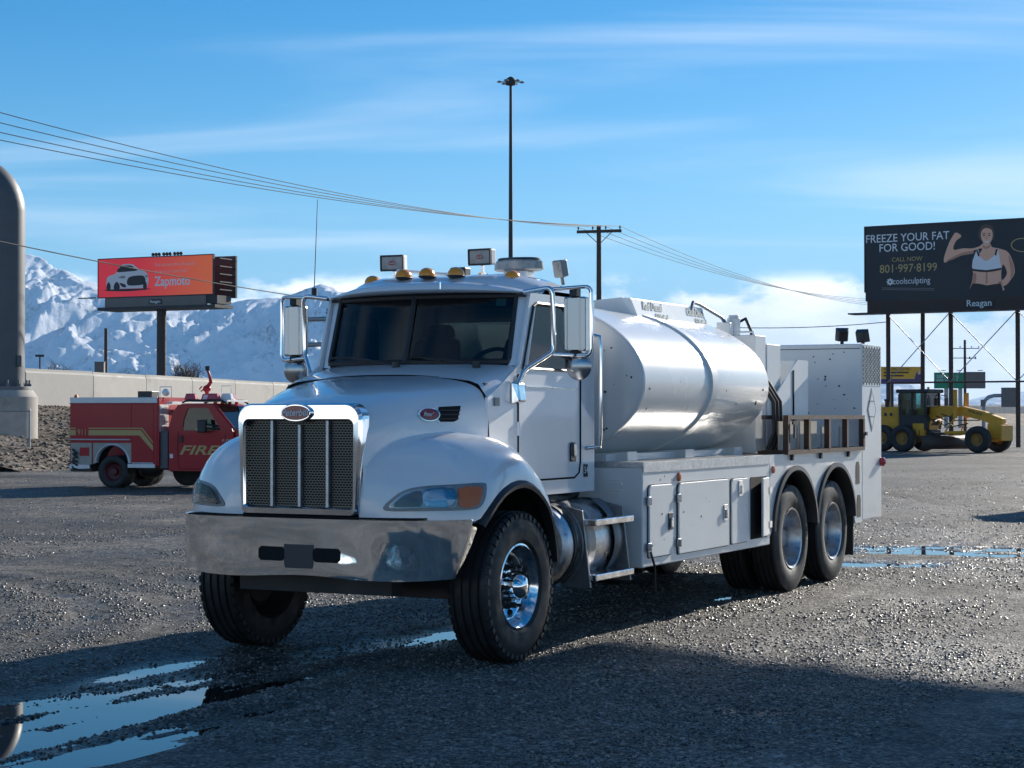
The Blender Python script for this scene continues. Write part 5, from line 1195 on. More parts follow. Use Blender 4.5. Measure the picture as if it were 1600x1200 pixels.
for s in (1.145, 1.895): q = T_(); q.hexa([(s - .012, .95, .42), (s + .012, .95, .42), (s + .012, 1.2, .42), (s - .012, 1.2, .42)], [(s - .012, .95, 1.04), (s + .012, .95, 1.04), (s + .012, 1.13, 1.0), (s - .012, 1.13, 1.0)]); q.build('step_side_plate', 'grime_metal', ft, bevel=.004)
q = T_(); q.tube([(.9, .75, 1.06), (1.2, .82, 1.09), (1.5, .78, 1.07), (1.9, .7, 1.1)], .05, 8); q.build('air_hose', 'hose_black', TR, smooth=50)
q = T_(); q.box(.9, 2.05, .05, .6, .6, 1.08); q.build('battery_box', 'black_steel', TR, bevel=.02)

# ---- exhaust stack behind the cab (passenger side)
q = T_(); q.cyl((1.98, -.72, 1.0), (1.98, -.72, 2.60), .085, n=20); ex = q.build('exhaust_stack', 'grime_metal', TR, smooth=40); q = T_(); q.cyl((1.98, -.72, 1.6), (1.98, -.72, 2.45), .12, n=24, caps=False); q.build('heat_shield', 'tread_plate', ex, smooth=40)

# ---- service body
body = empty('service_body', (0, 0, 0)); body.parent = TR
for sg in (1, -1):
    Y = lambda a, b: (min(sg * a, sg * b), max(sg * a, sg * b))
    # toolbox skirt with door openings made of separate doors
    y0, y1 = Y(.62, 1.215); q = T_(); q.box(2.09, 5.14, y0, y1, .50, 1.30); q.build('toolbox', 'body_paint', body, bevel=.012)
    y0, y1 = Y(1.2165, 1.224); q = T_(); q.box(2.092, 5.12, y0, y1, 1.262, 1.343); q.build('tread_strip', 'tread_plate', body)
    y0, y1 = Y(.3, 1.222); q = T_(); q.box(2.09, 5.12, y0, y1, 1.3005, 1.344); q.build('walkway', 'tread_plate', body)
    # doors
    def door(s0, s1, z0, z1, name='cabinet_door', proud=.016, rad=.05):
        sc_, hw2 = (s0 + s1) / 2, (s1 - s0) / 2; po = [(sc_ + a, b) for a, b in rrect(hw2, z0, z1, rad)]
        g = T_(); g.prism([(sc_ + (a - sc_) * 1.03, (z0 + z1) / 2 + (b - (z0 + z1) / 2) * 1.02) for a, b in po], 1, sg * 1.2155, sg * 1.219); gs = g.build('door_seal', 'dark_gap', body)
        g = T_(); g.prism(po, 1, sg * 1.2195, sg * (1.2195 + proud)); return g.build(name, 'body_paint', body, bevel=.006)
    if sg == 1:
        d1 = door(2.19, 2.69, .575, 1.155); d2 = door(2.82, 4.0, .565, 1.155); d3 = door(4.07, 4.50, .57, 1.15)
        for d, s, zs in ((d1, 2.17, (.66, 1.03)), (d2, 2.80, (.66, 1.03))):
            for z in zs: q = T_(); q.box(s - .035, s + .03, 1.2365, 1.250, z - .035, z + .035); q.cyl((s, 1.25, z - .03), (s, 1.25, z + .03), .014, n=8); q.build('hinge', 'polished_aluminium', d, bevel=.003)
        for d, s, z in ((d1, 2.62, .85), (d2, 3.90, .86), (d3, 4.28, 1.06)):
            q = T_(); q.box(s - .045, s + .045, 1.2365, 1.244, z - .07, z + .07); lt = q.build('latch_plate', 'black_steel' if d is d1 else 'polished_aluminium', d, bevel=.004); q = T_(); q.box(s - .02, s + .02, 1.2445, 1.262, z - .05, z + .03); q.build('latch_handle', 'polished_aluminium', lt, bevel=.004)
        q = T_(); q.box(4.60, 5.04, 1.2155, 1.2185, .58, 1.15); q.build('open_compartment', 'dark_gap', body)
        q = T_(); q.hexa([(4.70, 1.285, .60), (4.70, 1.307, .60), (5.05, 1.245, .60), (5.05, 1.223, .60)], [(4.70, 1.285, 1.14), (4.70, 1.307, 1.14), (5.05, 1.245, 1.14), (5.05, 1.223, 1.14)]); od = q.build('open_door', 'body_paint', body, bevel=.008)
        for z in (.7, 1.02): q = T_(); q.box(5.0, 5.07, 1.2455, 1.262, z - .03, z + .03); q.build('hinge', 'polished_aluminium', od)
        q = T_(); q.tube([(2.18, 1.235, .66), (2.26, 1.25, .50), (2.27, 1.25, .30)], .010, 5); q.build('hanging_strap', 'hose_black', body)
        for s in (2.85, 5.22): q = T_(); q.lathe([(0, .038), (.014, .036), (.02, .02), (.022, 0)], (s, 1.2165, 1.205), (0, 1, 0), 16); q.build('side_marker', 'orange_reflector', body, smooth=40)
        q = T_(); 
        for k in range(5): q.box(2.078, 2.089, .97 - .075 * math.sqrt(1 - ((k - 2) / 2.6) ** 2), .97 + .075 * math.sqrt(1 - ((k - 2) / 2.6) ** 2), 1.08 + k * .028, 1.095 + k * .028)
        q.build('louvre_vent', 'body_paint', body)
    # panel over the wheels with arch openings
    def arch_panel():
        pts = [(5.142, .58)]
        for c in (5.86, 7.18):
            r0 = .665
            for a in range(176, 3, -8):
                s = c + r0 * math.cos(R(a)); z = .60 + r0 * math.sin(R(a)) * .93
                if c == 5.86 and s > 6.50: continue
                if c == 7.18 and s < 6.54: continue
                pts.append((s, z))
        pts += [(7.90, .56), (8.145, .56), (8.145, 1.345), (5.142, 1.345)]
        return pts
    pa = arch_panel(); q = T_(); q.prism(pa, 1, sg * 1.19, sg * 1.216); q.build('wheel_panel', 'body_paint', body)
    for c in (5.86, 7.18):
        sec = []
        for a in range(178, 1, -6):
            row = []
            for dr, dt in ((.012, 1.2165), (.012, 1.245), (-.035, 1.25), (-.05, 1.235), (-.05, 1.10), (-.02, 1.10)):
                r0 = .665 + dr; row.append((c + r0 * math.cos(R(a)), sg * dt, .60 + r0 * math.sin(R(a)) * .93))
            row.append(row[0]); sec.append(row)
        q = T_(); q.grid(sec); q.build('wheel_arch_flare', 'black_plastic', body, smooth=45)
    q = T_()
    for c in (5.86, 7.18): q.grid([[(c + .64 * math.cos(R(a)), sg * t, .60 + .60 * math.sin(R(a))) for t in (.5, 1.19)] for a in range(176, 2, -8)])
    q.build('wheel_well', 'dark_gap', body)
    y0, y1 = Y(.62, 1.20); q = T_(); q.box(7.86, 7.885, y0, y1, .22, .75); q.build('mud_flap', 'mud_flap', body)
# deck, rear cabinet
q = T_(); q.box(2.12, 8.15, -.615, .615, 1.02, 1.30); q.box(5.15, 8.14, -1.185, 1.185, 1.30, 1.346); q.build('deck', 'black_steel', body)
q = T_(); q.box(8.15, 8.90, -1.218, 1.218, .58, 2.50); rc = q.build('rear_cabinet', 'body_paint', body, bevel=.01)
q = T_(); q.box(8.146, 8.152, -1.2, 1.2, 2.445, 2.452); q.build('cabinet_lip', 'dark_gap', rc)
q = T_(); q.box(8.17, 8.86, 1.2185, 1.2225, 2.045, 2.495); tp_ = q.build('tread_plate_panel', 'tread_plate', rc)
# raised lozenges on the plate
q = T_()
for i in range(13):
    for j in range(9):
        s = 8.205 + i * .052; z = 2.075 + j * .048 + (.024 if i % 2 else 0)
        if z > 2.48: continue
        q.prism([(s - .008, z - .018), (s + .008, z - .018), (s + .008, z + .018), (s - .008, z + .018)] if 0 else [(s, z - .021), (s + .010, z), (s, z + .021), (s - .010, z)], 1, 1.2226, 1.2265)
o_ = q.build('plate_lozenges', 'dark_steel', tp_); o_['kind'] = 'stuff'
pc_ = [(8.51, 2.02), (8.68, 1.78), (8.51, 1.54), (8.34, 1.78)]
q = T_(); q.prism(pc_, 1, 1.2185, 1.222); pk = q.build('placard_holder', 'grime_metal', rc)
q = T_(); q.prism([(8.51 + (a - 8.51) * .8, 1.78 + (b - 1.78) * .8) for a, b in pc_], 1, 1.2222, 1.2245); q.build('placard_face', 'body_paint', pk)
for z in (1.70, 1.87): q = T_(); q.box(8.42, 8.60, 1.2246, 1.228, z, z + .012); q.build('placard_clip', 'grime_metal', pk)
for s, z0_, z1_ in ((7.98, .98, 1.22), (8.02, .62, .86)):
    q = T_(); q.prism([(s - .07, z0_), (s + .07, z0_), (s + .07, z1_ - .05), (s + .04, z1_), (s - .04, z1_), (s - .07, z1_ - .05)], 1, 1.2165, 1.219); q.build('access_hole', 'mud_flap', body)
q = T_(); q.lathe([(0, .05), (.04, .048), (.06, .02), (.062, 0)], (8.86, 1.219, 1.20), (0, 1, 0), 14); q.build('tail_marker', 'red_lens', rc, smooth=40)
for s, t, yw in ((8.22, .98, .5), (8.62, 1.08, -.2)):
    e = empty('rear_work_lamp', (-s, t, 2.60)); e.parent = rc; e.rotation_euler = (0, R(-18), yw + pi)
    q = MB(); q.hexa([(-.05, -.05, -.06), (.04, -.075, -.075), (.04, .075, -.075), (-.05, .05, -.06)], [(-.05, -.05, .06), (.04, -.075, .075), (.04, .075, .075), (-.05, .05, .06)]); q.build('lamp_housing', 'black_plastic', e, bevel=.008); q = MB(); q.cyl((0, 0, -.06), (0, 0, -.105), .02, n=8); q.build('lamp_stalk', 'black_plastic', e)
# pump cabinets behind the tank and gusset plate
q = T_(); q.box(5.62, 5.93, -.9, .90, 1.347, 2.505); q.build('pump_cabinet', 'body_paint', body, bevel=.008)
q = T_(); q.box(5.95, 6.36, -.9, .905, 1.347, 2.43); q.build('reel_cabinet', 'body_paint', body, bevel=.008)
q = T_(); q.tube([(5.66, .55, 2.505), (5.66, .55, 2.535), (5.66, .87, 2.535), (5.66, .87, 2.505)], .010, 6); q.build('cabinet_handle', 'body_paint', body)
q = T_(); q.prism([(6.15, 1.348), (6.15, 1.95), (6.78, 2.29), (7.12, 2.29), (7.12, 1.348)], 1, .93, .945); q.build('gusset_plate', 'body_paint', body)
q = T_(); q.box(7.09, 7.13, -.9, .94, 1.348, 2.29); q.build('gusset_bulkhead', 'body_paint', body)
q = T_(); q.box(6.62, 6.645, .946, .955, 1.36, 2.18); q.build('plate_seam', 'dark_gap', body)
for k in range(3): q = T_(); q.tube([(5.66 + .07 * k, 1.0 + .03 * k, 1.36), (5.72 + .1 * k, 1.06, 1.55), (5.72 + .1 * k, 1.05, 1.85), (5.64 + .1 * k, .95, 2.05)], .022, 8); q.build('fuel_hose', 'hose_black', body, smooth=50)
q = T_(); q.box(5.55, 7.6, .95, 1.19, 1.347, 1.375); q.build('rusty_tray', 'rust_brown', body)
# rack of angle iron with panels
rk = empty('bottle_rack', (0, 0, 0)); rk.parent = body
for z in (1.36, 1.70): q = T_(); q.box(5.56, 8.13, 1.205, 1.255, z - .02, z + .02); q.build('rack_rail', 'rust_brown', rk)
for z in (1.36, 1.70): q = T_(); q.box(5.56, 8.13, .985, 1.02, z - .02, z + .02); q.build('rack_rail', 'rust_brown', rk)
ups = [5.585, 6.22, 6.88, 7.50, 8.105]
for s in ups:
    q = T_(); q.box(s - .03, s + .03, 1.203, 1.257, 1.3805, 1.6795); q.build('rack_upright', 'rust_brown', rk); q = T_(); q.box(s - .025, s + .025, 1.021, 1.2025, 1.345, 1.38); q.build('rack_tie', 'rust_brown', rk)
for i in range(4):
    s0, s1 = ups[i] + .06, ups[i + 1] - (.06 if i < 2 else .2); q = T_(); q.box(s0 + (.05 if i > 1 else 0), s1, 1.12, 1.135, 1.382, 1.66 if i < 2 else 1.60); q.build('rack_panel', 'cardboard', rk)
for s in (5.75, 6.65, 7.6): q = T_(); q.box(s - .02, s + .02, 1.218, 1.245, 1.28, 1.34); q.build('rack_bolt', 'black_steel', rk)
q = T_(); q.box(5.70, 5.74, 1.258, 1.275, 1.50, 1.66); q.box(5.66, 5.80, 1.258, 1.275, 1.63, 1.66); q.build('rack_latch', 'black_steel', rk)
q = T_(); q.box(8.13, 8.19, 1.225, 1.27, 1.50, 1.54); q.build('rack_hook', 'black_steel', rk)

# ---- the tank
tank = empty('tank', (0, 0, 0)); tank.parent = TR
TA_, TB_, TZ = 1.175, .68, 1.995
def ell(s, k=1.0, n=64, dz=0): return [(s, TA_ * k * math.cos(2 * pi * i / n), TZ + dz + TB_ * k * math.sin(2 * pi * i / n)) for i in range(n + 1)]
q = T_(); q.grid([ell(2.20), ell(2.215, 1.006), ell(2.24, 1.006), ell(2.245, 1.0), ell(3.7, 1.0), ell(3.72, 1.0)]); q.build('shell', 'tank_paint', tank, smooth=30)
q = T_(); q.grid([ell(3.84, 1.0), ell(5.2, 1.0), ell(5.28, .985), ell(5.34, .95), ell(5.37, .85), ell(5.39, .5), ell(5.395, .001)]); q.build('rear_shell', 'tank_paint', tank, smooth=50)
q = T_(); q.grid([ell(3.70, .99), ell(3.70, 1.022), ell(3.84, 1.022), ell(3.84, .99)]); q.build('tank_band', 'body_paint', tank, smooth=30)
q = T_(); q.grid([ell(2.205, .999), ell(2.19, .97), ell(2.18, .6), ell(2.178, .001)]); q.build('front_head', 'body_paint', tank, smooth=30)
for s in (2.5, 3.77, 5.0): q = T_(); q.prism([(-.95, 1.30), (.95, 1.30), (.95, 1.42), (.6, 1.40), (0, 1.325), (-.6, 1.40), (-.95, 1.42)], 0, s - .1, s + .1); q.build('saddle', 'body_paint', tank)
q = T_(); q.box(2.2, 5.4, .55, .85, 1.345, 1.40); q.build('saddle_rail', 'body_paint', tank)
# roll coaming with lettering
for sg in (1,):
    q = T_(); q.hexa([(3.62, .44, 2.55), (5.30, .44, 2.55), (5.30, .56, 2.50), (3.62, .56, 2.50)], [(3.50, .40, 2.765), (5.22, .40, 2.765), (5.22, .50, 2.755), (3.50, .50, 2.755)]); q.build('coaming', 'tank_paint', tank, bevel=.004)
q = T_(); q.hexa([(3.50, -.5, 2.55), (3.53, -.5, 2.55), (3.65, .5, 2.52), (3.62, .5, 2.52)], [(3.44, -.42, 2.70), (3.47, -.42, 2.70), (3.53, .42, 2.765), (3.50, .42, 2.765)]); q.build('coaming_end', 'body_paint', tank)
q = T_(); q.hexa([(2.6, -.56, 2.5), (5.3, -.56, 2.5), (5.3, -.44, 2.55), (2.6, -.44, 2.55)], [(2.6, -.50, 2.755), (5.22, -.50, 2.755), (5.22, -.40, 2.765), (2.6, -.40, 2.765)]); q.build('coaming', 'tank_paint', tank)
mat('letter_grey', (.30, .36, .36), .6)
up_v = Vector((0, -.06, .255)).normalized()
for s_, l, z in ((3.72, 'Red Diesel', 2.70), (3.98, '500 Gal', 2.605), (4.78, 'Clean Diesel', 2.70), (4.95, '500 Gal', 2.605)):
    text(s_ if isinstance(s_, str) else l, 'lettering', 'letter_grey', tank, (-s_, .5045 + (2.755 - z) * .235, z), (-1, 0, 0), tuple(up_v), .115 if l != '500 Gal' else .105, depth=.002, shear=.3, xs=.72 if 'Clean' in l else .9)
q = T_(); q.lathe([(0, .22), (.05, .22), (.06, .2), (.09, .18), (.1, 0)], (3.15, 0, 2.66), (0, 0, 1), 24); q.tube([(3.0, .2, 2.74), (3.05, .28, 2.70), (3.1, .30, 2.66)], .03, 8); q.build('manhole', 'body_paint', tank, smooth=40)
q = T_(); q.cyl((5.78, .62, 2.505), (5.78, .62, 2.68), .065, n=18); q.cyl((5.78, .62, 2.68), (5.78, .62, 2.71), .05, n=18); vv = q.build('vent_filter', 'body_paint', body, smooth=40, bevel=.004)
q = T_(); q.box(5.56, 5.66, .52, .66, 2.506, 2.63); q.build('valve_box', 'body_paint', body, bevel=.008)
q = T_(); q.tube([(4.75, .47, 2.60), (4.85, .5, 2.62), (5.0, .5, 2.80), (5.15, .5, 2.79), (5.6, .56, 2.68), (5.75, .6, 2.56)], .018, 8); q.build('vent_pipe', 'galvanised', tank, smooth=50)
q = T_(); q.tube([(5.80, .62, 2.62), (5.90, .70, 2.68), (6.02, .72, 2.55), (6.0, .70, 2.43)], .016, 8); q.build('vent_hose', 'hose_black', body, smooth=50)
q = T_(); q.lathe([(0, .04), (.06, .06), (.10, .06), (.11, 0)], (5.80, .50, 2.506), (0, 0, 1), 12); q.build('valve', 'black_steel', body)
# chips and scrapes in the paint (rust spots standing as thin flakes)
rg = random.Random(5); mat('paint_chip', (.035, .028, .024), .8)
q = T_()
for k in range(30):
    s = rg.uniform(2.25, 5.2); a = rg.uniform(20, 70) if rg.random() < .75 else rg.uniform(-20, 20)
    if 3.66 < s < 3.88: continue
    sz = rg.uniform(.006, .02) * (1.6 if rg.random() < .15 else 1); c = Vector((s, (TA_ + .001) * math.cos(R(a)), TZ + (TB_ + .001) * math.sin(R(a)))); tv = Vector((0, -TA_ * math.sin(R(a)), TB_ * math.cos(R(a)))).normalized(); n_ = 7
    q.add([tuple(c + (Vector((1, 0, 0)) * math.cos(2*pi*j/n_) * rg.uniform(.5, 1.2) + tv * math.sin(2*pi*j/n_) * rg.uniform(.4, 1.1)) * sz) for j in range(n_)], [tuple(range(n_))])
o_ = q.build('shell_paint_chips', 'paint_chip', tank); o_['kind'] = 'stuff'
q = T_()
for k in range(26):
    a = rg.uniform(-75, 75); rr2 = rg.uniform(.45, .93); c = (2.172 - .0 + .018 * max(0, rr2 - .6) / .37, TA_ * rr2 * math.cos(R(a)), TZ + TB_ * rr2 * math.sin(R(a))); sz = rg.uniform(.005, .014) * (2 if k == 3 else 1)
    q.add([(c[0], c[1] + math.cos(2*pi*j/7) * sz * rg.uniform(.6, 1.2), c[2] + math.sin(2*pi*j/7) * sz * rg.uniform(.6, 1.2)) for j in range(7)], [tuple(range(7))])
o_ = q.build('head_paint_chips', 'paint_chip', tank); o_['kind'] = 'stuff'
q = T_()
for k in range(60):
    if k < 34: c = (rg.uniform(2.15, 5.0), 1.2375 if rg.random() < .5 else 1.2172, rg.uniform(.53, 1.24)); ax_ = 1
    else: c = (8.1485 , rg.uniform(.25, 1.15), rg.uniform(1.5, 2.42)); ax_ = 0
    sz = rg.uniform(.004, .012) * (2.4 if rg.random() < .1 else 1)
    if ax_ == 1: q.add([(c[0] + math.cos(2*pi*j/6) * sz * rg.uniform(.5, 1.6), c[1], c[2] + math.sin(2*pi*j/6) * sz * rg.uniform(.5, 1.3)) for j in range(6)], [tuple(range(6))])
    else: q.add([(c[0], c[1] + math.cos(2*pi*j/6) * sz * rg.uniform(.5, 1.6), c[2] + math.sin(2*pi*j/6) * sz * rg.uniform(.5, 1.3)) for j in range(6)], [tuple(range(6))])
o_ = q.build('body_paint_chips', 'paint_chip', body); o_['kind'] = 'stuff'

# ================================================================== FIRE RESCUE TRUCK
mat('fire_red', (.42, .011, .02), .38, coat=.15, spec=.3, var=(1.2, .08)); mat('gold_stripe', (.50, .36, .13), .4); mat('white_trim', (.62, .64, .66), .4, .3, var=(3, .1))
mat('locker_plate', (.30, .29, .27), .45, .4, var=(6, .2)); mat('dark_wheel_red', (.10, .012, .016), .5); mat('siren_red', (.5, .015, .025), .2, coat=.7); mat('lamp_clear', (.75, .78, .78), .15, coat=.8); mat('cone_orange', (.75, .16, .02), .5); mat('hull_grey', (.10, .11, .12), .5)
mat('lettering_grey', (.45, .45, .46), .4, .5)
fa = R(16); nr = px(108.7, 649.5, 44.2); FR = empty('fire_truck', (nr.x + math.sin(fa), nr.y + math.cos(fa), 0), -fa)
tag(FR, 'red fire rescue pickup with gold stripes parked below the wall at left', 'fire truck')
def fb(name, m, x0, x1, y0, y1, z0, z1, par=FR, bevel=0): q = MB(); q.box(x0, x1, y0, y1, z0, z1); return q.build(name, m, par, bevel=bevel)
def farch(x0, x1, z0, z1, cx_, r, zc, n=12):
    p = [(x0, z0)]
    for k in range(n + 1):
        a = pi - pi * k / n; xx = cx_ + r * math.cos(a); zz = zc + r * math.sin(a)
        if zz >= z0: p.append((xx, zz))
    return p + [(x1, z0), (x1, z1), (x0, z1)]
# utility body: side shells with wheel cut-out, floor, top
for sg in (-1, 1):
    q = MB(); q.prism(farch(0, 2.29, .50, 2.01, 1.13, .46, .60), 1, sg * .98, sg * .55); q.build('side_locker', 'fire_red', FR, bevel=.012)
    y0, y1 = min(sg * .981, sg * .99), max(sg * .981, sg * .99)
    q = MB(); q.box(.0, 2.29, min(sg * .60, sg * .99), max(sg * .60, sg * .99), 2.011, 2.15); q.build('roof_rail', 'white_trim', FR, bevel=.008)
    for (x0, x1, z0, z1) in ((.03, 1.62, 1.19, 1.985), (1.655, 2.2, .62, 1.985)): q = MB(); q.box(x0, x1, y0, y1, z0, z1); d_ = q.build('locker_door', 'fire_red', FR, bevel=.006)
    for x0, x1, zb in ((.02, 1.6, 1.15), (1.66, 2.2, .60)): q = MB(); q.cyl((x0, sg * 1.01, zb), (x1, sg * 1.01, zb), .016, n=8); q.build('door_rail', 'white_trim', FR)
    q = MB(); q.prism(farch(.62, 1.62, .56, 1.07, 1.13, .44, .60), 1, sg * .981, sg * .987); q.build('arch_plate', 'locker_plate', FR)
    q = MB(); q.box(.03, .585, y0, y1, .56, 1.07); q.build('rear_plate', 'locker_plate', FR)
    q = MB(); q.box(.27, .52, min(sg * .9905, sg * .996), max(sg * .9905, sg * .996), .76, .96); f_ = q.build('plate_window', 'fire_red', FR)
    q = MB(); q.box(.02, .55, min(sg * .985, sg * 1.03), max(sg * .985, sg * 1.03), .46, .555); q.build('rub_rail', 'white_trim', FR); q = MB(); q.box(1.55, 2.25, min(sg * .985, sg * 1.03), max(sg * .985, sg * 1.03), .49, .58); q.build('rub_rail', 'white_trim', FR)
    sec = [[(1.13 + r_ * math.cos(R(a)), sg * t, .60 + r_ * math.sin(R(a))) for r_, t in ((.46, .99), (.425, 1.015), (.405, .99), (.41, .9))] for a in range(180, -1, -10)]
    q = MB(); q.grid(sec); q.build('arch_trim', 'white_trim', FR, smooth=50)
    q = MB(); q.grid([[(1.13 + .453 * math.cos(R(a)), sg * t, .60 + .453 * math.sin(R(a))) for t in (.45, .975)] for a in range(186, -7, -8)]); q.build('wheel_well', 'dark_gap', FR)
    yy = sg * .9915
    def stripe(pts):
        q = MB(); q.prism(pts, 1, sg * .9905, sg * .9935); q.build('gold_stripe', 'gold_stripe', FR)
    stripe([(.0, 1.25), (.16, 1.25), (.16, 1.375), (.0, 1.375)]); stripe([(.0, 1.405), (.16, 1.405), (.16, 1.43), (.0, 1.43)])
    stripe([(.5, 1.25), (1.83, 1.25), (2.19, .885), (2.19, 1.01), (1.87, 1.375), (.5, 1.375)]); stripe([(.5, 1.405), (1.89, 1.405), (2.19, 1.06), (2.19, 1.10), (1.91, 1.43), (.5, 1.43)])
text('911', 'lettering', 'gold_stripe', FR, (.33, -.9945, 1.315), (1, 0, 0), (0, 0, 1), .20, 'CENTER', xs=.85)
# hose gear on the rear plate
q = MB()
rg = random.Random(3)
for k in range(5): q.tube([(.06 + rg.uniform(0, .1), -1.01, .92 - .1 * k), (.16 + rg.uniform(-.05, .05), -1.05, .86 - .1 * k), (.23, -1.02, .80 - .09 * k)], .022, 6)
q.build('hose_fittings', 'hose_black', FR)
fb('bed_floor', 'hull_grey', .02, 2.27, -.55, .55, .60, .70); fb('bed_cover', 'hull_grey', .05, 2.27, -.595, .595, 2.03, 2.08)
fb('body_front_wall', 'fire_red', 2.292, 2.33, -.97, .97, .55, 2.15)
fb('chassis', 'black_steel', .1, 5.2, -.42, .42, .42, .58); fb('rear_step', 'black_plastic', -.02, .55, -.9, .9, .38, .44)
fb('gap_panel', 'hull_grey', 2.335, 2.52, -.90, .90, .48, 1.35)
q = MB()
for k in range(12): q.box(2.34, 2.355, -.93, -.52, 1.36 + k * .05, 1.39 + k * .05)
q.box(2.332, 2.339, -.95, -.50, 1.34, 1.98); q.build('louvred_vent', 'white_trim', FR)
fb('headache_rack', 'white_trim', 2.50, 2.56, -.9, .9, 1.98, 2.05)
# cab
side_c = [(2.57, .42), (2.57, 1.45), (2.68, 1.80), (2.80, 1.96), (2.95, 2.0), (3.55, 2.0), (3.72, 1.95), (4.18, 1.42), (4.22, 1.30), (4.22, .42)]
win_c = [(2.92, 1.37), (2.95, 1.62), (3.05, 1.87), (3.14, 1.90), (3.50, 1.90), (3.60, 1.86), (3.90, 1.37)]
for sg in (-1, 1):
    o_ = poly_with_hole([(-a, b) for a, b in side_c], [(-a, b) for a, b in win_c], sg * .93, 'cab_side', 'fire_red', FR); md = o_.modifiers.new('t', 'SOLIDIFY'); md.thickness = .03; md.offset = 0
    q = MB(); q.prism(win_c, 1, sg * .915, sg * .92); q.build('door_window', 'side_glass', FR)
    q = MB(); q.tube([(a, sg * .946, b) for a, b in ((2.82, 1.33), (2.80, .9), (2.84, .47), (3.9, .47), (4.02, .7), (4.02, 1.3))], .007, 5); q.build('door_seam', 'dark_gap', FR)
    q = MB(); q.box(2.86, 2.94, min(sg * .946, sg * .975), max(sg * .946, sg * .975), 1.08, 1.25); q.build('door_handle', 'black_plastic', FR, bevel=.01)
    q = MB(); q.box(3.42, 3.62, min(sg * 1.05, sg * 1.22), max(sg * 1.05, sg * 1.22), 1.32, 1.62); mm_ = q.build('door_mirror', 'black_plastic', FR, bevel=.03); q = MB(); q.cyl((3.6, sg * 1.08, 1.42), (3.85, sg * .94, 1.40), .025, n=8); q.cyl((3.6, sg * 1.08, 1.52), (3.85, sg * .94, 1.46), .02, n=8); q.build('mirror_arm', 'black_plastic', mm_)
    q = MB(); q.prism([(4.22, .62), (4.22, 1.36), (4.6, 1.33), (5.45, 1.22), (5.62, 1.1), (5.62, .62), (5.1, .62)] if 0 else farch(4.222, 5.6, .55, 1.24, 4.85, .44, .42), 1, sg * .93, sg * .55); q.build('front_fender', 'fire_red', FR, bevel=.03)
q = MB(); q.prism([(2.571, 1.46), (2.68, 1.80), (2.80, 1.965), (2.95, 2.005), (3.55, 2.005), (3.72, 1.955), (3.70, 1.93), (2.9, 1.95), (2.62, 1.6)], 1, -.915, .915); q.build('cab_roof', 'fire_red', FR, smooth=40)
fb('cab_back', 'fire_red', 2.572, 2.60, -.912, .912, .45, 1.5)
q = MB(); q.hexa([(3.72, -.80, 1.945), (3.735, -.80, 1.945), (3.735, .80, 1.945), (3.72, .80, 1.945)], [(4.17, -.86, 1.41), (4.19, -.86, 1.41), (4.19, .86, 1.41), (4.17, .86, 1.41)]); q.build('windshield', 'side_glass', FR)
for sg in (-1, 1): q = MB(); q.tube([(3.71, sg * .86, 1.955), (4.18, sg * .90, 1.42)], .045, 8); q.build('windshield_pillar', 'fire_red', FR)
q = MB(); q.hexa([(4.19, -.88, .8), (5.6, -.80, .8), (5.6, .80, .8), (4.19, .88, .8)], [(4.19, -.86, 1.40), (5.5, -.74, 1.24), (5.5, .74, 1.24), (4.19, .86, 1.40)]); q.build('engine_hood', 'fire_red', FR, bevel=.05)
fb('front_bumper', 'white_trim', 5.62, 5.78, -.98, .98, .45, .68, bevel=.03); fb('front_grille', 'black_plastic', 5.602, 5.63, -.55, .55, .75, 1.15)
fb('cab_floor', 'dark_gap', 2.6, 4.2, -.9, .9, .40, .46); fb('cab_dash', 'interior', 3.9, 4.16, -.85, .85, 1.0, 1.38)
for t in (-.42, .42): q = MB(); q.hexa([(2.95, t - .24, .9), (3.1, t - .24, .9), (3.1, t + .24, .9), (2.95, t + .24, .9)], [(2.80, t - .2, 1.62), (2.92, t - .2, 1.62), (2.92, t + .2, 1.62), (2.80, t + .2, 1.62)]); q.box(2.98, 3.5, t - .25, t + .25, .75, .92); q.build('seat', 'hull_grey', FR, bevel=.04)
text('FIRE', 'lettering', 'gold_stripe', FR, (2.83, -.948, .90), (1, 0, 0), (0, 0, 1), .30, xs=1.75, shear=.3, bold=.02)
q = MB(); q.prism([(3.90, .74), (4.02, .76), (4.22, .95), (4.22, 1.06), (4.10, 1.04)], 1, -.947, -.9495); q.build('white_flash', 'white_trim', FR)
text('F-350', 'lettering', 'lettering_grey', FR, (3.93, -.949, 1.13), (1, 0, 0), (0, 0, 1), .10, xs=1.0, shear=.2)
fb('fuel_door', 'white_trim', 2.60, 2.68, -.949, -.946, .72, .82)
# wheels
def fwheel(x, y, sg):
    e = empty('wheel', (x, y, .39)); e.parent = FR
    q = MB(); q.lathe([(-.10, .22), (-.125, .26), (-.13, .34), (-.10, .385), (.10, .385), (.13, .34), (.125, .26), (.10, .22)], (0, 0, 0), (0, 1, 0), 36, close=True); q.build('tyre', 'rubber', e, smooth=40)
    q = MB(); q.lathe([(.11, .222), (.09, .20), (.02, .18), (.0, .10), (.06, .08), (.07, 0)], (0, 0, 0), (0, sg, 0), 28); q.build('rim', 'dark_wheel_red', e, smooth=40)
    return e
for x, y, sg in ((1.13, -.86, -1), (1.13, -.60, -1), (1.13, .86, 1), (1.13, .60, 1), (4.85, -.80, -1), (4.85, .80, 1)): fwheel(x, y, sg)
q = MB(); q.lathe([(-.10, 0), (-.12, .34), (-.08, .385), (.08, .385), (.12, .34), (.10, 0)], (2.32, .62, .40), (0, 1, 0), 32); q.build('spare_wheel', 'rubber', FR, smooth=40)
q = MB(); q.ball((1.65, 0, .40), .28, .35, .20); q.build('differential', 'black_steel', FR, smooth=50)
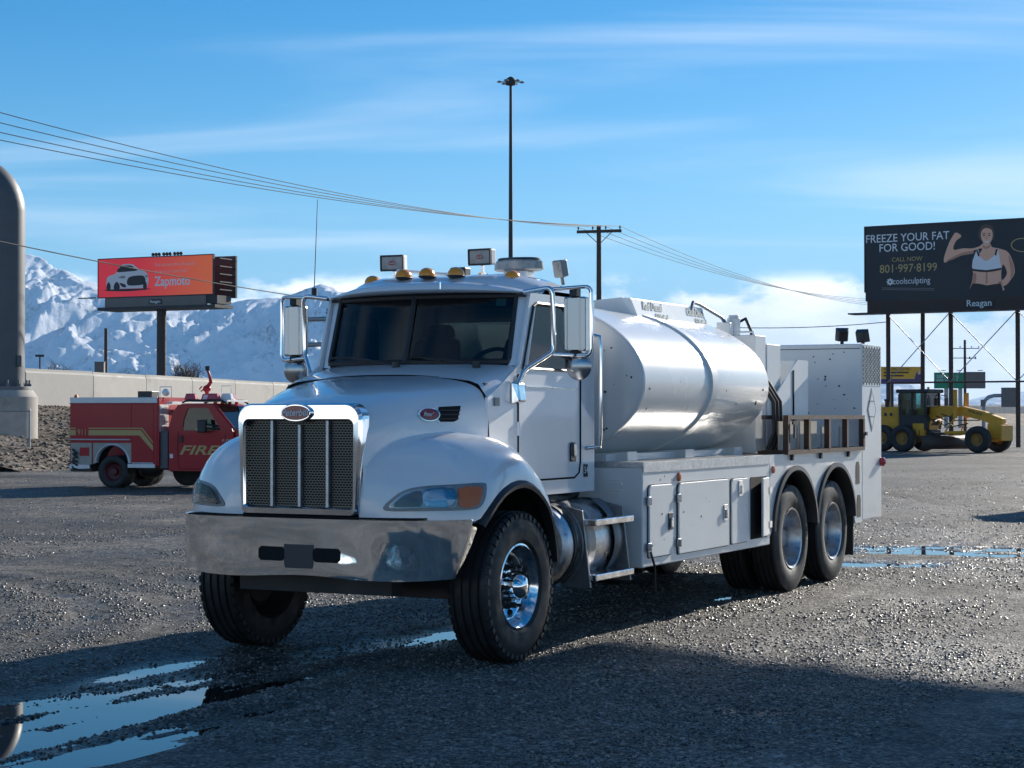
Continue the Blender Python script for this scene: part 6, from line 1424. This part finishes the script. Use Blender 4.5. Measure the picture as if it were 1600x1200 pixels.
# roof gear: cone, black box, lights, monitor
q = MB(); q.lathe([(0, .16), (.015, .16), (.02, .11), (.22, .03), (.225, 0)], (-.08, -.55, 2.0), (0, 0, 1), 20); q.cyl((-.08, -.55, 1.9), (.1, -.55, 1.99), .03); tag(q.build('cone_marker', 'cone_orange', FR, smooth=40))
fb('roof_box', 'black_plastic', 1.53, 1.90, -.5, -.1, 2.151, 2.30, bevel=.01)
q = MB(); q.tube([(2.12, -.5, 2.15), (2.12, -.5, 2.40), (2.42, -.5, 2.40), (2.42, -.5, 2.15)], .014, 6); q.ball((2.27, -.5, 2.27), .10, .08, .09); q.build('scene_lamp', 'lamp_clear', FR)
q = MB(); q.tube([(2.75, -.6, 2.02), (2.9, -.62, 2.08), (3.75, -.62, 2.08), (3.9, -.6, 2.0)], .022, 8); q.tube([(2.75, .6, 2.02), (2.9, .62, 2.08), (3.75, .62, 2.08), (3.9, .6, 2.0)], .022, 8); q.build('light_rack', 'black_plastic', FR)
for x, y, m_n, h in ((2.92, -.45, 'siren_red', .15), (3.22, -.1, 'lamp_clear', .12), (3.50, -.45, 'siren_red', .15), (3.75, -.25, 'lamp_clear', .15), (3.5, .45, 'siren_red', .15), (2.92, .45, 'siren_red', .15)):
    q = MB(); q.hexa([(x - .16, y - .10, 2.09), (x + .14, y - .10, 2.09), (x + .14, y + .10, 2.09), (x - .16, y + .10, 2.09)], [(x - .12, y - .08, 2.09 + h), (x + .10, y - .08, 2.09 + h), (x + .10, y + .08, 2.09 + h), (x - .12, y + .08, 2.09 + h)]); q.build('beacon', m_n, FR, bevel=.02)
fb('beacon_board', 'white_trim', 2.78, 3.9, -.58, .58, 2.045, 2.088)
q = MB(); q.cyl((3.05, .1, 2.09), (3.05, .1, 2.3), .05, n=10); q.ball((3.05, .1, 2.36), .10, .09, .09); q.tube([(2.98, .1, 2.36), (2.9, .1, 2.30), (2.86, .1, 2.36), (2.92, .1, 2.42)], .018, 6); q.tube([(3.06, .1, 2.40), (3.16, .08, 2.52), (3.14, .06, 2.66), (3.09, .05, 2.80)], [.05, .045, .035, .03], 10); q.build('water_monitor', 'fire_red', FR, smooth=50)
q = MB(); q.cyl((3.09, .05, 2.79), (3.085, .05, 2.90), .05, .06, n=12); q.build('monitor_nozzle', 'black_plastic', FR, smooth=40)
q = MB(); q.tube([(3.62, -.3, 2.24), (3.62, -.3, 2.42), (3.86, -.3, 2.42), (3.86, -.3, 2.24)], .010, 5); q.build('lamp_guard', 'lamp_clear', FR)
for k in range(4): q = MB(); q.ball((3.6 + .05 * 0, -.6 + .4 * k, 2.02), .05, .06, .035, n=8, m=4); q.build('clearance_lamp', 'orange_reflector', FR)

# ================================================================== MOTOR GRADER
mat('grader_yellow', (.72, .35, .02), .5, var=(1.5, .2), dirt=(2, (.16, .09, .04), .55, .8)); mat('grader_dark', (.03, .03, .032), .6, var=(3, .3)); mat('grader_rim', (.34, .17, .03), .6); mat('blade_steel', (.07, .05, .04), .55, .4, var=(3, .3))
ga = R(42); g0 = px(1528, 649.5, 86.0); GRd = empty('motor_grader', (g0.x + math.sin(ga) * 1.0, g0.y + math.cos(ga) * 1.0, 0), -ga); tag(GRd, 'yellow motor grader with dark cab parked under the dark billboard', 'grader')
def gb(name, m, x0, x1, y0, y1, z0, z1, bevel=.03): q = MB(); q.box(x0, x1, y0, y1, z0, z1); return q.build(name, m, GRd, bevel=bevel)
def gwheel(x, y, r, w, sg, lean=0):
    e = empty('wheel', (x, y, r)); e.parent = GRd; e.rotation_euler = (lean, 0, 0); h = w / 2
    q = MB(); q.lathe([(-h * .8, r * .5), (-h, r * .62), (-h, r * .88), (-h * .8, r * .985), (-h * .3, r), (h * .3, r), (h * .8, r * .985), (h, r * .88), (h, r * .62), (h * .8, r * .5)], (0, 0, 0), (0, 1, 0), 32, close=True); q.build('tyre', 'rubber', e, smooth=40)
    q = MB(); q.lathe([(h * .75, r * .52), (h * .6, r * .48), (h * .2, r * .42), (h * .1, r * .25), (h * .5, r * .2), (h * .55, 0)], (0, 0, 0), (0, sg, 0), 24); q.build('rim', 'grader_rim', e, smooth=40)
for y, sg in ((-1.0, -1), (1.0, 1)):
    gwheel(0, y, .62, .38, sg, R(5))
    for x in (-6.65, -5.15): gwheel(x, y, .64, .40, sg)
    q = MB(); q.box(-7.1, -4.7, y - .12 + sg * -.25, y + .12 + sg * -.25, .42, .85); q.build('tandem_case', 'grader_yellow', GRd, bevel=.05)
gb('front_axle', 'grader_yellow', -.14, .14, -.85, .85, .48, .78)
bpx = [(-4.9, 1.75, .62), (-3.6, 1.85, .60), (-2.95, 1.93, .50), (-1.6, 1.93, .44), (-.2, 1.70, .44), (.45, 1.45, .50), (.80, 1.32, .52)]
rows = []
for x, zc, h in bpx: rows.append([(x, -.2, zc - h / 2), (x, -.2, zc + h / 2), (x, .2, zc + h / 2), (x, .2, zc - h / 2), (x, -.2, zc - h / 2)])
q = MB(); q.grid(rows); q.add([rows[0][i] for i in range(4)], [(0, 1, 2, 3)]); q.add([rows[-1][i] for i in range(4)], [(0, 1, 2, 3)]); mbm = q.build('main_beam', 'grader_yellow', GRd, bevel=.02)
text('VOLVO', 'lettering', 'grader_dark', GRd, (-.75, -.215, 1.86), (1, 0, -.21), (.21, 0, 1), .17, 'CENTER', xs=1.7, bold=.02)
gb('front_block', 'grader_yellow', .15, .85, -.42, .42, .62, 1.35, .06); gb('push_plate', 'grader_yellow', .86, .98, -.55, .55, .55, 1.28, .03)
q = MB(); q.prism([(-8.6, .95), (-8.6, 1.95), (-8.2, 2.12), (-5.75, 2.15), (-5.75, 1.0)], 1, -.62, .62); q.build('engine_hood', 'grader_yellow', GRd, bevel=.06)
for k in range(4): gb('hood_vent', 'grader_dark', -7.6 + k * .4, -7.42 + k * .4, -.632, -.621, 1.7, 1.85, 0)
gb('rear_frame', 'grader_dark', -8.5, -3.6, -.5, .5, .75, 1.05, .03)
q = MB(); q.cyl((-6.4, .25, 2.15), (-6.4, .25, 2.75), .06, n=10); q.build('exhaust_pipe', 'grader_dark', GRd); q = MB(); q.cyl((-6.9, -.2, 2.14), (-6.9, -.2, 2.42), .14, n=14); q.cyl((-6.9, -.2, 2.42), (-6.9, -.2, 2.52), .19, n=14); q.build('air_cleaner', 'grader_dark', GRd)
# cab: pillars, roof, glass, lower panel
cabg = empty('operator_cab', (0, 0, 0)); cabg.parent = GRd
q = MB(); q.prism([(-5.65, 1.05), (-5.65, 1.75), (-3.95, 1.75), (-3.65, 1.45), (-3.75, 1.05)], 1, -.72, .72); q.build('cab_base', 'grader_dark', cabg, bevel=.03)
for x, y in ((-5.6, -.68), (-5.6, .68), (-4.75, -.70), (-4.75, .70), (-3.85, -.66), (-3.85, .66)): q = MB(); q.box(x - .06, x + .06, y - .05, y + .05, 1.7, 2.82); q.build('cab_pillar', 'grader_dark', cabg)
q = MB(); q.box(-5.85, -3.6, -.80, .80, 2.80, 2.98); q.build('cab_roof', 'grader_dark', cabg, bevel=.05)
glass_mat('grader_glass', (.55, .75, .75), 1.0)
for y in (-.70, .70): q = MB(); q.box(-5.55, -3.9, y - .006, y + .006, 1.76, 2.8); q.build('side_glass', 'grader_glass', cabg)
for x in (-5.6, -3.85): q = MB(); q.box(x - .006, x + .006, -.62, .62, 1.76, 2.8); q.build('end_glass', 'grader_glass', cabg)
q = MB(); q.box(-5.2, -4.75, -.3, .3, 1.76, 2.0); q.hexa([(-5.3, -.28, 1.9), (-5.15, -.28, 1.9), (-5.15, .28, 1.9), (-5.3, .28, 1.9)], [(-5.42, -.25, 2.5), (-5.3, -.25, 2.5), (-5.3, .25, 2.5), (-5.42, .25, 2.5)]); q.build('operator_seat', 'grader_dark', cabg, bevel=.03)
q = MB(); q.hexa([(-4.15, -.12, 1.7), (-4.0, -.12, 1.7), (-4.0, .12, 1.7), (-4.15, .12, 1.7)], [(-4.4, -.1, 2.25), (-4.3, -.1, 2.25), (-4.3, .1, 2.25), (-4.4, .1, 2.25)]); q.tube([(-4.42 + .16 * math.cos(a) * .5, .2 * math.sin(a), 2.28 + .08 * math.cos(a)) for a in np.linspace(0, 2 * pi, 14)], .02, 6); q.build('steering_console', 'grader_dark', cabg)
for y in (-.75, .75): q = MB(); q.tube([(-3.7, y * .9, 2.7), (-3.45, y * 1.15, 2.68), (-3.45, y * 1.15, 2.2)], .025, 6); q.box(-3.5, -3.42, y * 1.15 - .12, y * 1.15 + .12, 2.2, 2.55); q.build('cab_mirror', 'grader_dark', cabg)
q = MB(); q.cyl((-3.75, -.5, 2.98), (-3.75, -.5, 3.08), .07, n=10); q.build('cab_beacon', 'grader_yellow', cabg)
# blade gear
q = MB(); q.lathe([(-.06, .62), (-.06, .82), (.06, .82), (.06, .62)], (-2.75, 0, .86), (0, 0, 1), 32, close=True); q.build('turn_circle', 'grader_dark', GRd, smooth=40)
gb('under_frame', 'grader_yellow', -5.0, -3.7, -.45, .45, .8, 1.5); gb('side_tank', 'grader_yellow', -4.7, -3.9, -.74, -.46, .75, 1.35)
for sg in (-1, 1): q = MB(); q.tube([(.35, sg * .1, .95), (-1.2, sg * .35, .92), (-2.4, sg * .72, .90)], .085, 8); q.build('drawbar', 'grader_yellow', GRd, smooth=40)
q = MB(); sec = []
for k in range(9):
    a = R(-60 + 120 * k / 8); sec.append([(-2.55 + .38 * math.cos(a) - .38 + y * .42, y, .45 + .36 * math.sin(a)) for y in (-1.75, 1.75)])
q.grid(sec); q.build('blade', 'blade_steel', GRd, smooth=50, solid=.03)
for sg in (-1, 1):
    q = MB(); q.box(-1.95, -1.75, sg * .55 - .09, sg * .55 + .09, 1.6, 2.95 if sg < 0 else 2.8); q.cyl((-1.85, sg * .55, 1.65), (-2.4, sg * .78, .95), .045, n=8); q.build('lift_cylinder', 'grader_yellow', GRd, bevel=.02)
    q = MB(); q.tube([(-1.85, sg * .2, 2.05), (-1.85, sg * .58, 2.1)], .09, 8); q.build('lift_saddle', 'grader_yellow', GRd)
    q = MB(); q.tube([(-4.6, sg * .5, .95), (-4.0, sg * .55, 1.05), (-3.6, sg * .35, 1.45)], .10, 8); q.build('frame_strut', 'grader_yellow', GRd)
q = MB(); q.tube([(-3.4, -.25, 1.7), (-2.6, -.4, 1.5), (-2.2, -.3, 1.2), (-1.2, -.25, 1.35)], .03, 6); q.tube([(-3.3, -.3, 1.5), (-2.7, -.45, 1.25), (-2.0, -.35, 1.5), (-.4, -.24, 1.5)], .025, 6); q.tube([(-3.0, -.3, 1.8), (-2.3, -.4, 1.65), (-1.9, -.5, 1.9)], .025, 6); q.build('hydraulic_hoses', 'hose_black', GRd, smooth=50)
q = MB(); q.tube([(-4.2, -.74, 1.05), (-4.2, -.78, .6), (-4.5, -.78, .6), (-4.5, -.74, 1.05)], .02, 6); q.build('cab_step', 'grader_dark', GRd)

for o_ in [c for c in bpy.data.objects if c.parent in (GRd, cabg)]:      # short wheelbase machine
    if o_.type == 'MESH':
        for v in o_.data.vertices:
            if v.co.x < 0: v.co.x *= .76
    elif o_.location.x < 0: o_.location.x *= .76
# ================================================================== UNSEEN BILLBOARD BEYOND THE RIGHT EDGE (assumed, added to cast the foreground shadow)
pA, pB = Vector((13.2, 31.85, 0)), Vector((24.1, 22.1, 0)); mid = (pA + pB) / 2; dd = (pB - pA); hl_ = dd.length / 2
ob = empty('unseen_billboard', mid, math.atan2(dd.y, dd.x)); tag(ob, 'unseen raised billboard assumed outside the right edge, added to shade the foreground gravel', 'billboard')
q = MB(); q.box(-hl_, hl_, -.2, .2, 8.0, 12.3); q.build('advert_panel', 'print_board', ob)
q = MB(); q.box(-hl_ - .1, hl_ + .1, -.25, .25, 12.301, 12.4); q.build('panel_frame', 'dark_steel', ob)
q = MB(); q.cyl((3.0, 0, 0), (3.0, 0, 8.0), .45, n=24); q.build('post', 'rusty_steel', ob, smooth=40)

# unseen loader assumed beyond the right edge, added to throw shadow into the yard
LO = empty('unseen_loader', (13.4, 37.5, 0), R(-96)); tag(LO, 'unseen yellow wheel loader assumed outside the right edge, added for its shadow on the gravel', 'loader')
def lb(name, m, x0, x1, y0, y1, z0, z1, bevel=.04): q = MB(); q.box(x0, x1, y0, y1, z0, z1); return q.build(name, m, LO, bevel=bevel)
lb('rear_body', 'grader_yellow', -2.9, -.5, -.75, .75, .8, 1.95); lb('front_frame', 'grader_yellow', -.3, 1.1, -.5, .5, .7, 1.5); lb('cab', 'grader_dark', -.9, .45, -.7, .7, 1.5, 3.05); lb('cab_roof', 'grader_yellow', -1.0, .55, -.78, .78, 3.051, 3.18)
for sg in (-1, 1):
    q = MB(); q.tube([(.2, sg * .4, 1.7), (1.2, sg * .42, 1.9), (2.3, sg * .45, .9)], .12, 8); q.build('lift_arm', 'grader_yellow', LO)
    for x in (-1.9, 1.0):
        e = empty('wheel', (x, sg * .95, .72)); e.parent = LO; q = MB(); q.lathe([(-.2, .36), (-.26, .45), (-.26, .62), (-.2, .71), (.2, .71), (.26, .62), (.26, .45), (.2, .36)], (0, 0, 0), (0, 1, 0), 32, close=True); q.build('tyre', 'rubber', e, smooth=40); q = MB(); q.lathe([(.2, .37), (.1, .34), (.05, .0)], (0, 0, 0), (0, sg, 0), 24); q.build('rim', 'grader_rim', e, smooth=40)
q = MB(); q.grid([[(2.5 + .45 * math.cos(R(a)) * -1, y, .62 + .5 * math.sin(R(a))) for y in (-1.35, 1.35)] for a in range(-80, 100, 15)]); q.build('bucket', 'blade_steel', LO, smooth=40, solid=.04)
q = MB(); q.cyl((-2.2, .3, 1.95), (-2.2, .3, 2.7), .07, n=10); q.build('exhaust_pipe', 'grader_dark', LO)

# ================================================================== keep the tree at thing > part > sub-part
def wmat(o):
    return (wmat(o.parent) @ o.matrix_parent_inverse if o.parent else Matrix()) @ o.matrix_basis
def depth(o): return 1 + (depth(o.parent) if o.parent else 0)
def reparent(o, p):
    W = wmat(o); o.parent = p; o.matrix_parent_inverse = Matrix(); o.matrix_basis = wmat(p).inverted() @ W
PROMOTE = ('work_lamp', 'light_bar', 'flood_lamp', 'bottle_rack', 'rear_cabinet', 'cabinet_door', 'open_door', 'rear_work_lamp', 'emblem')
for o_ in list(bpy.data.objects):
    if o_.parent and o_.name.split('.')[0] in PROMOTE and depth(o_) == 3: reparent(o_, o_.parent.parent)
for o_ in list(bpy.data.objects):
    if o_.parent and o_.name.split('.')[0] == 'rear_work_lamp' and depth(o_) == 3: reparent(o_, o_.parent.parent)
for it in range(4):
    for o_ in list(bpy.data.objects):
        if depth(o_) > 3: reparent(o_, o_.parent.parent)
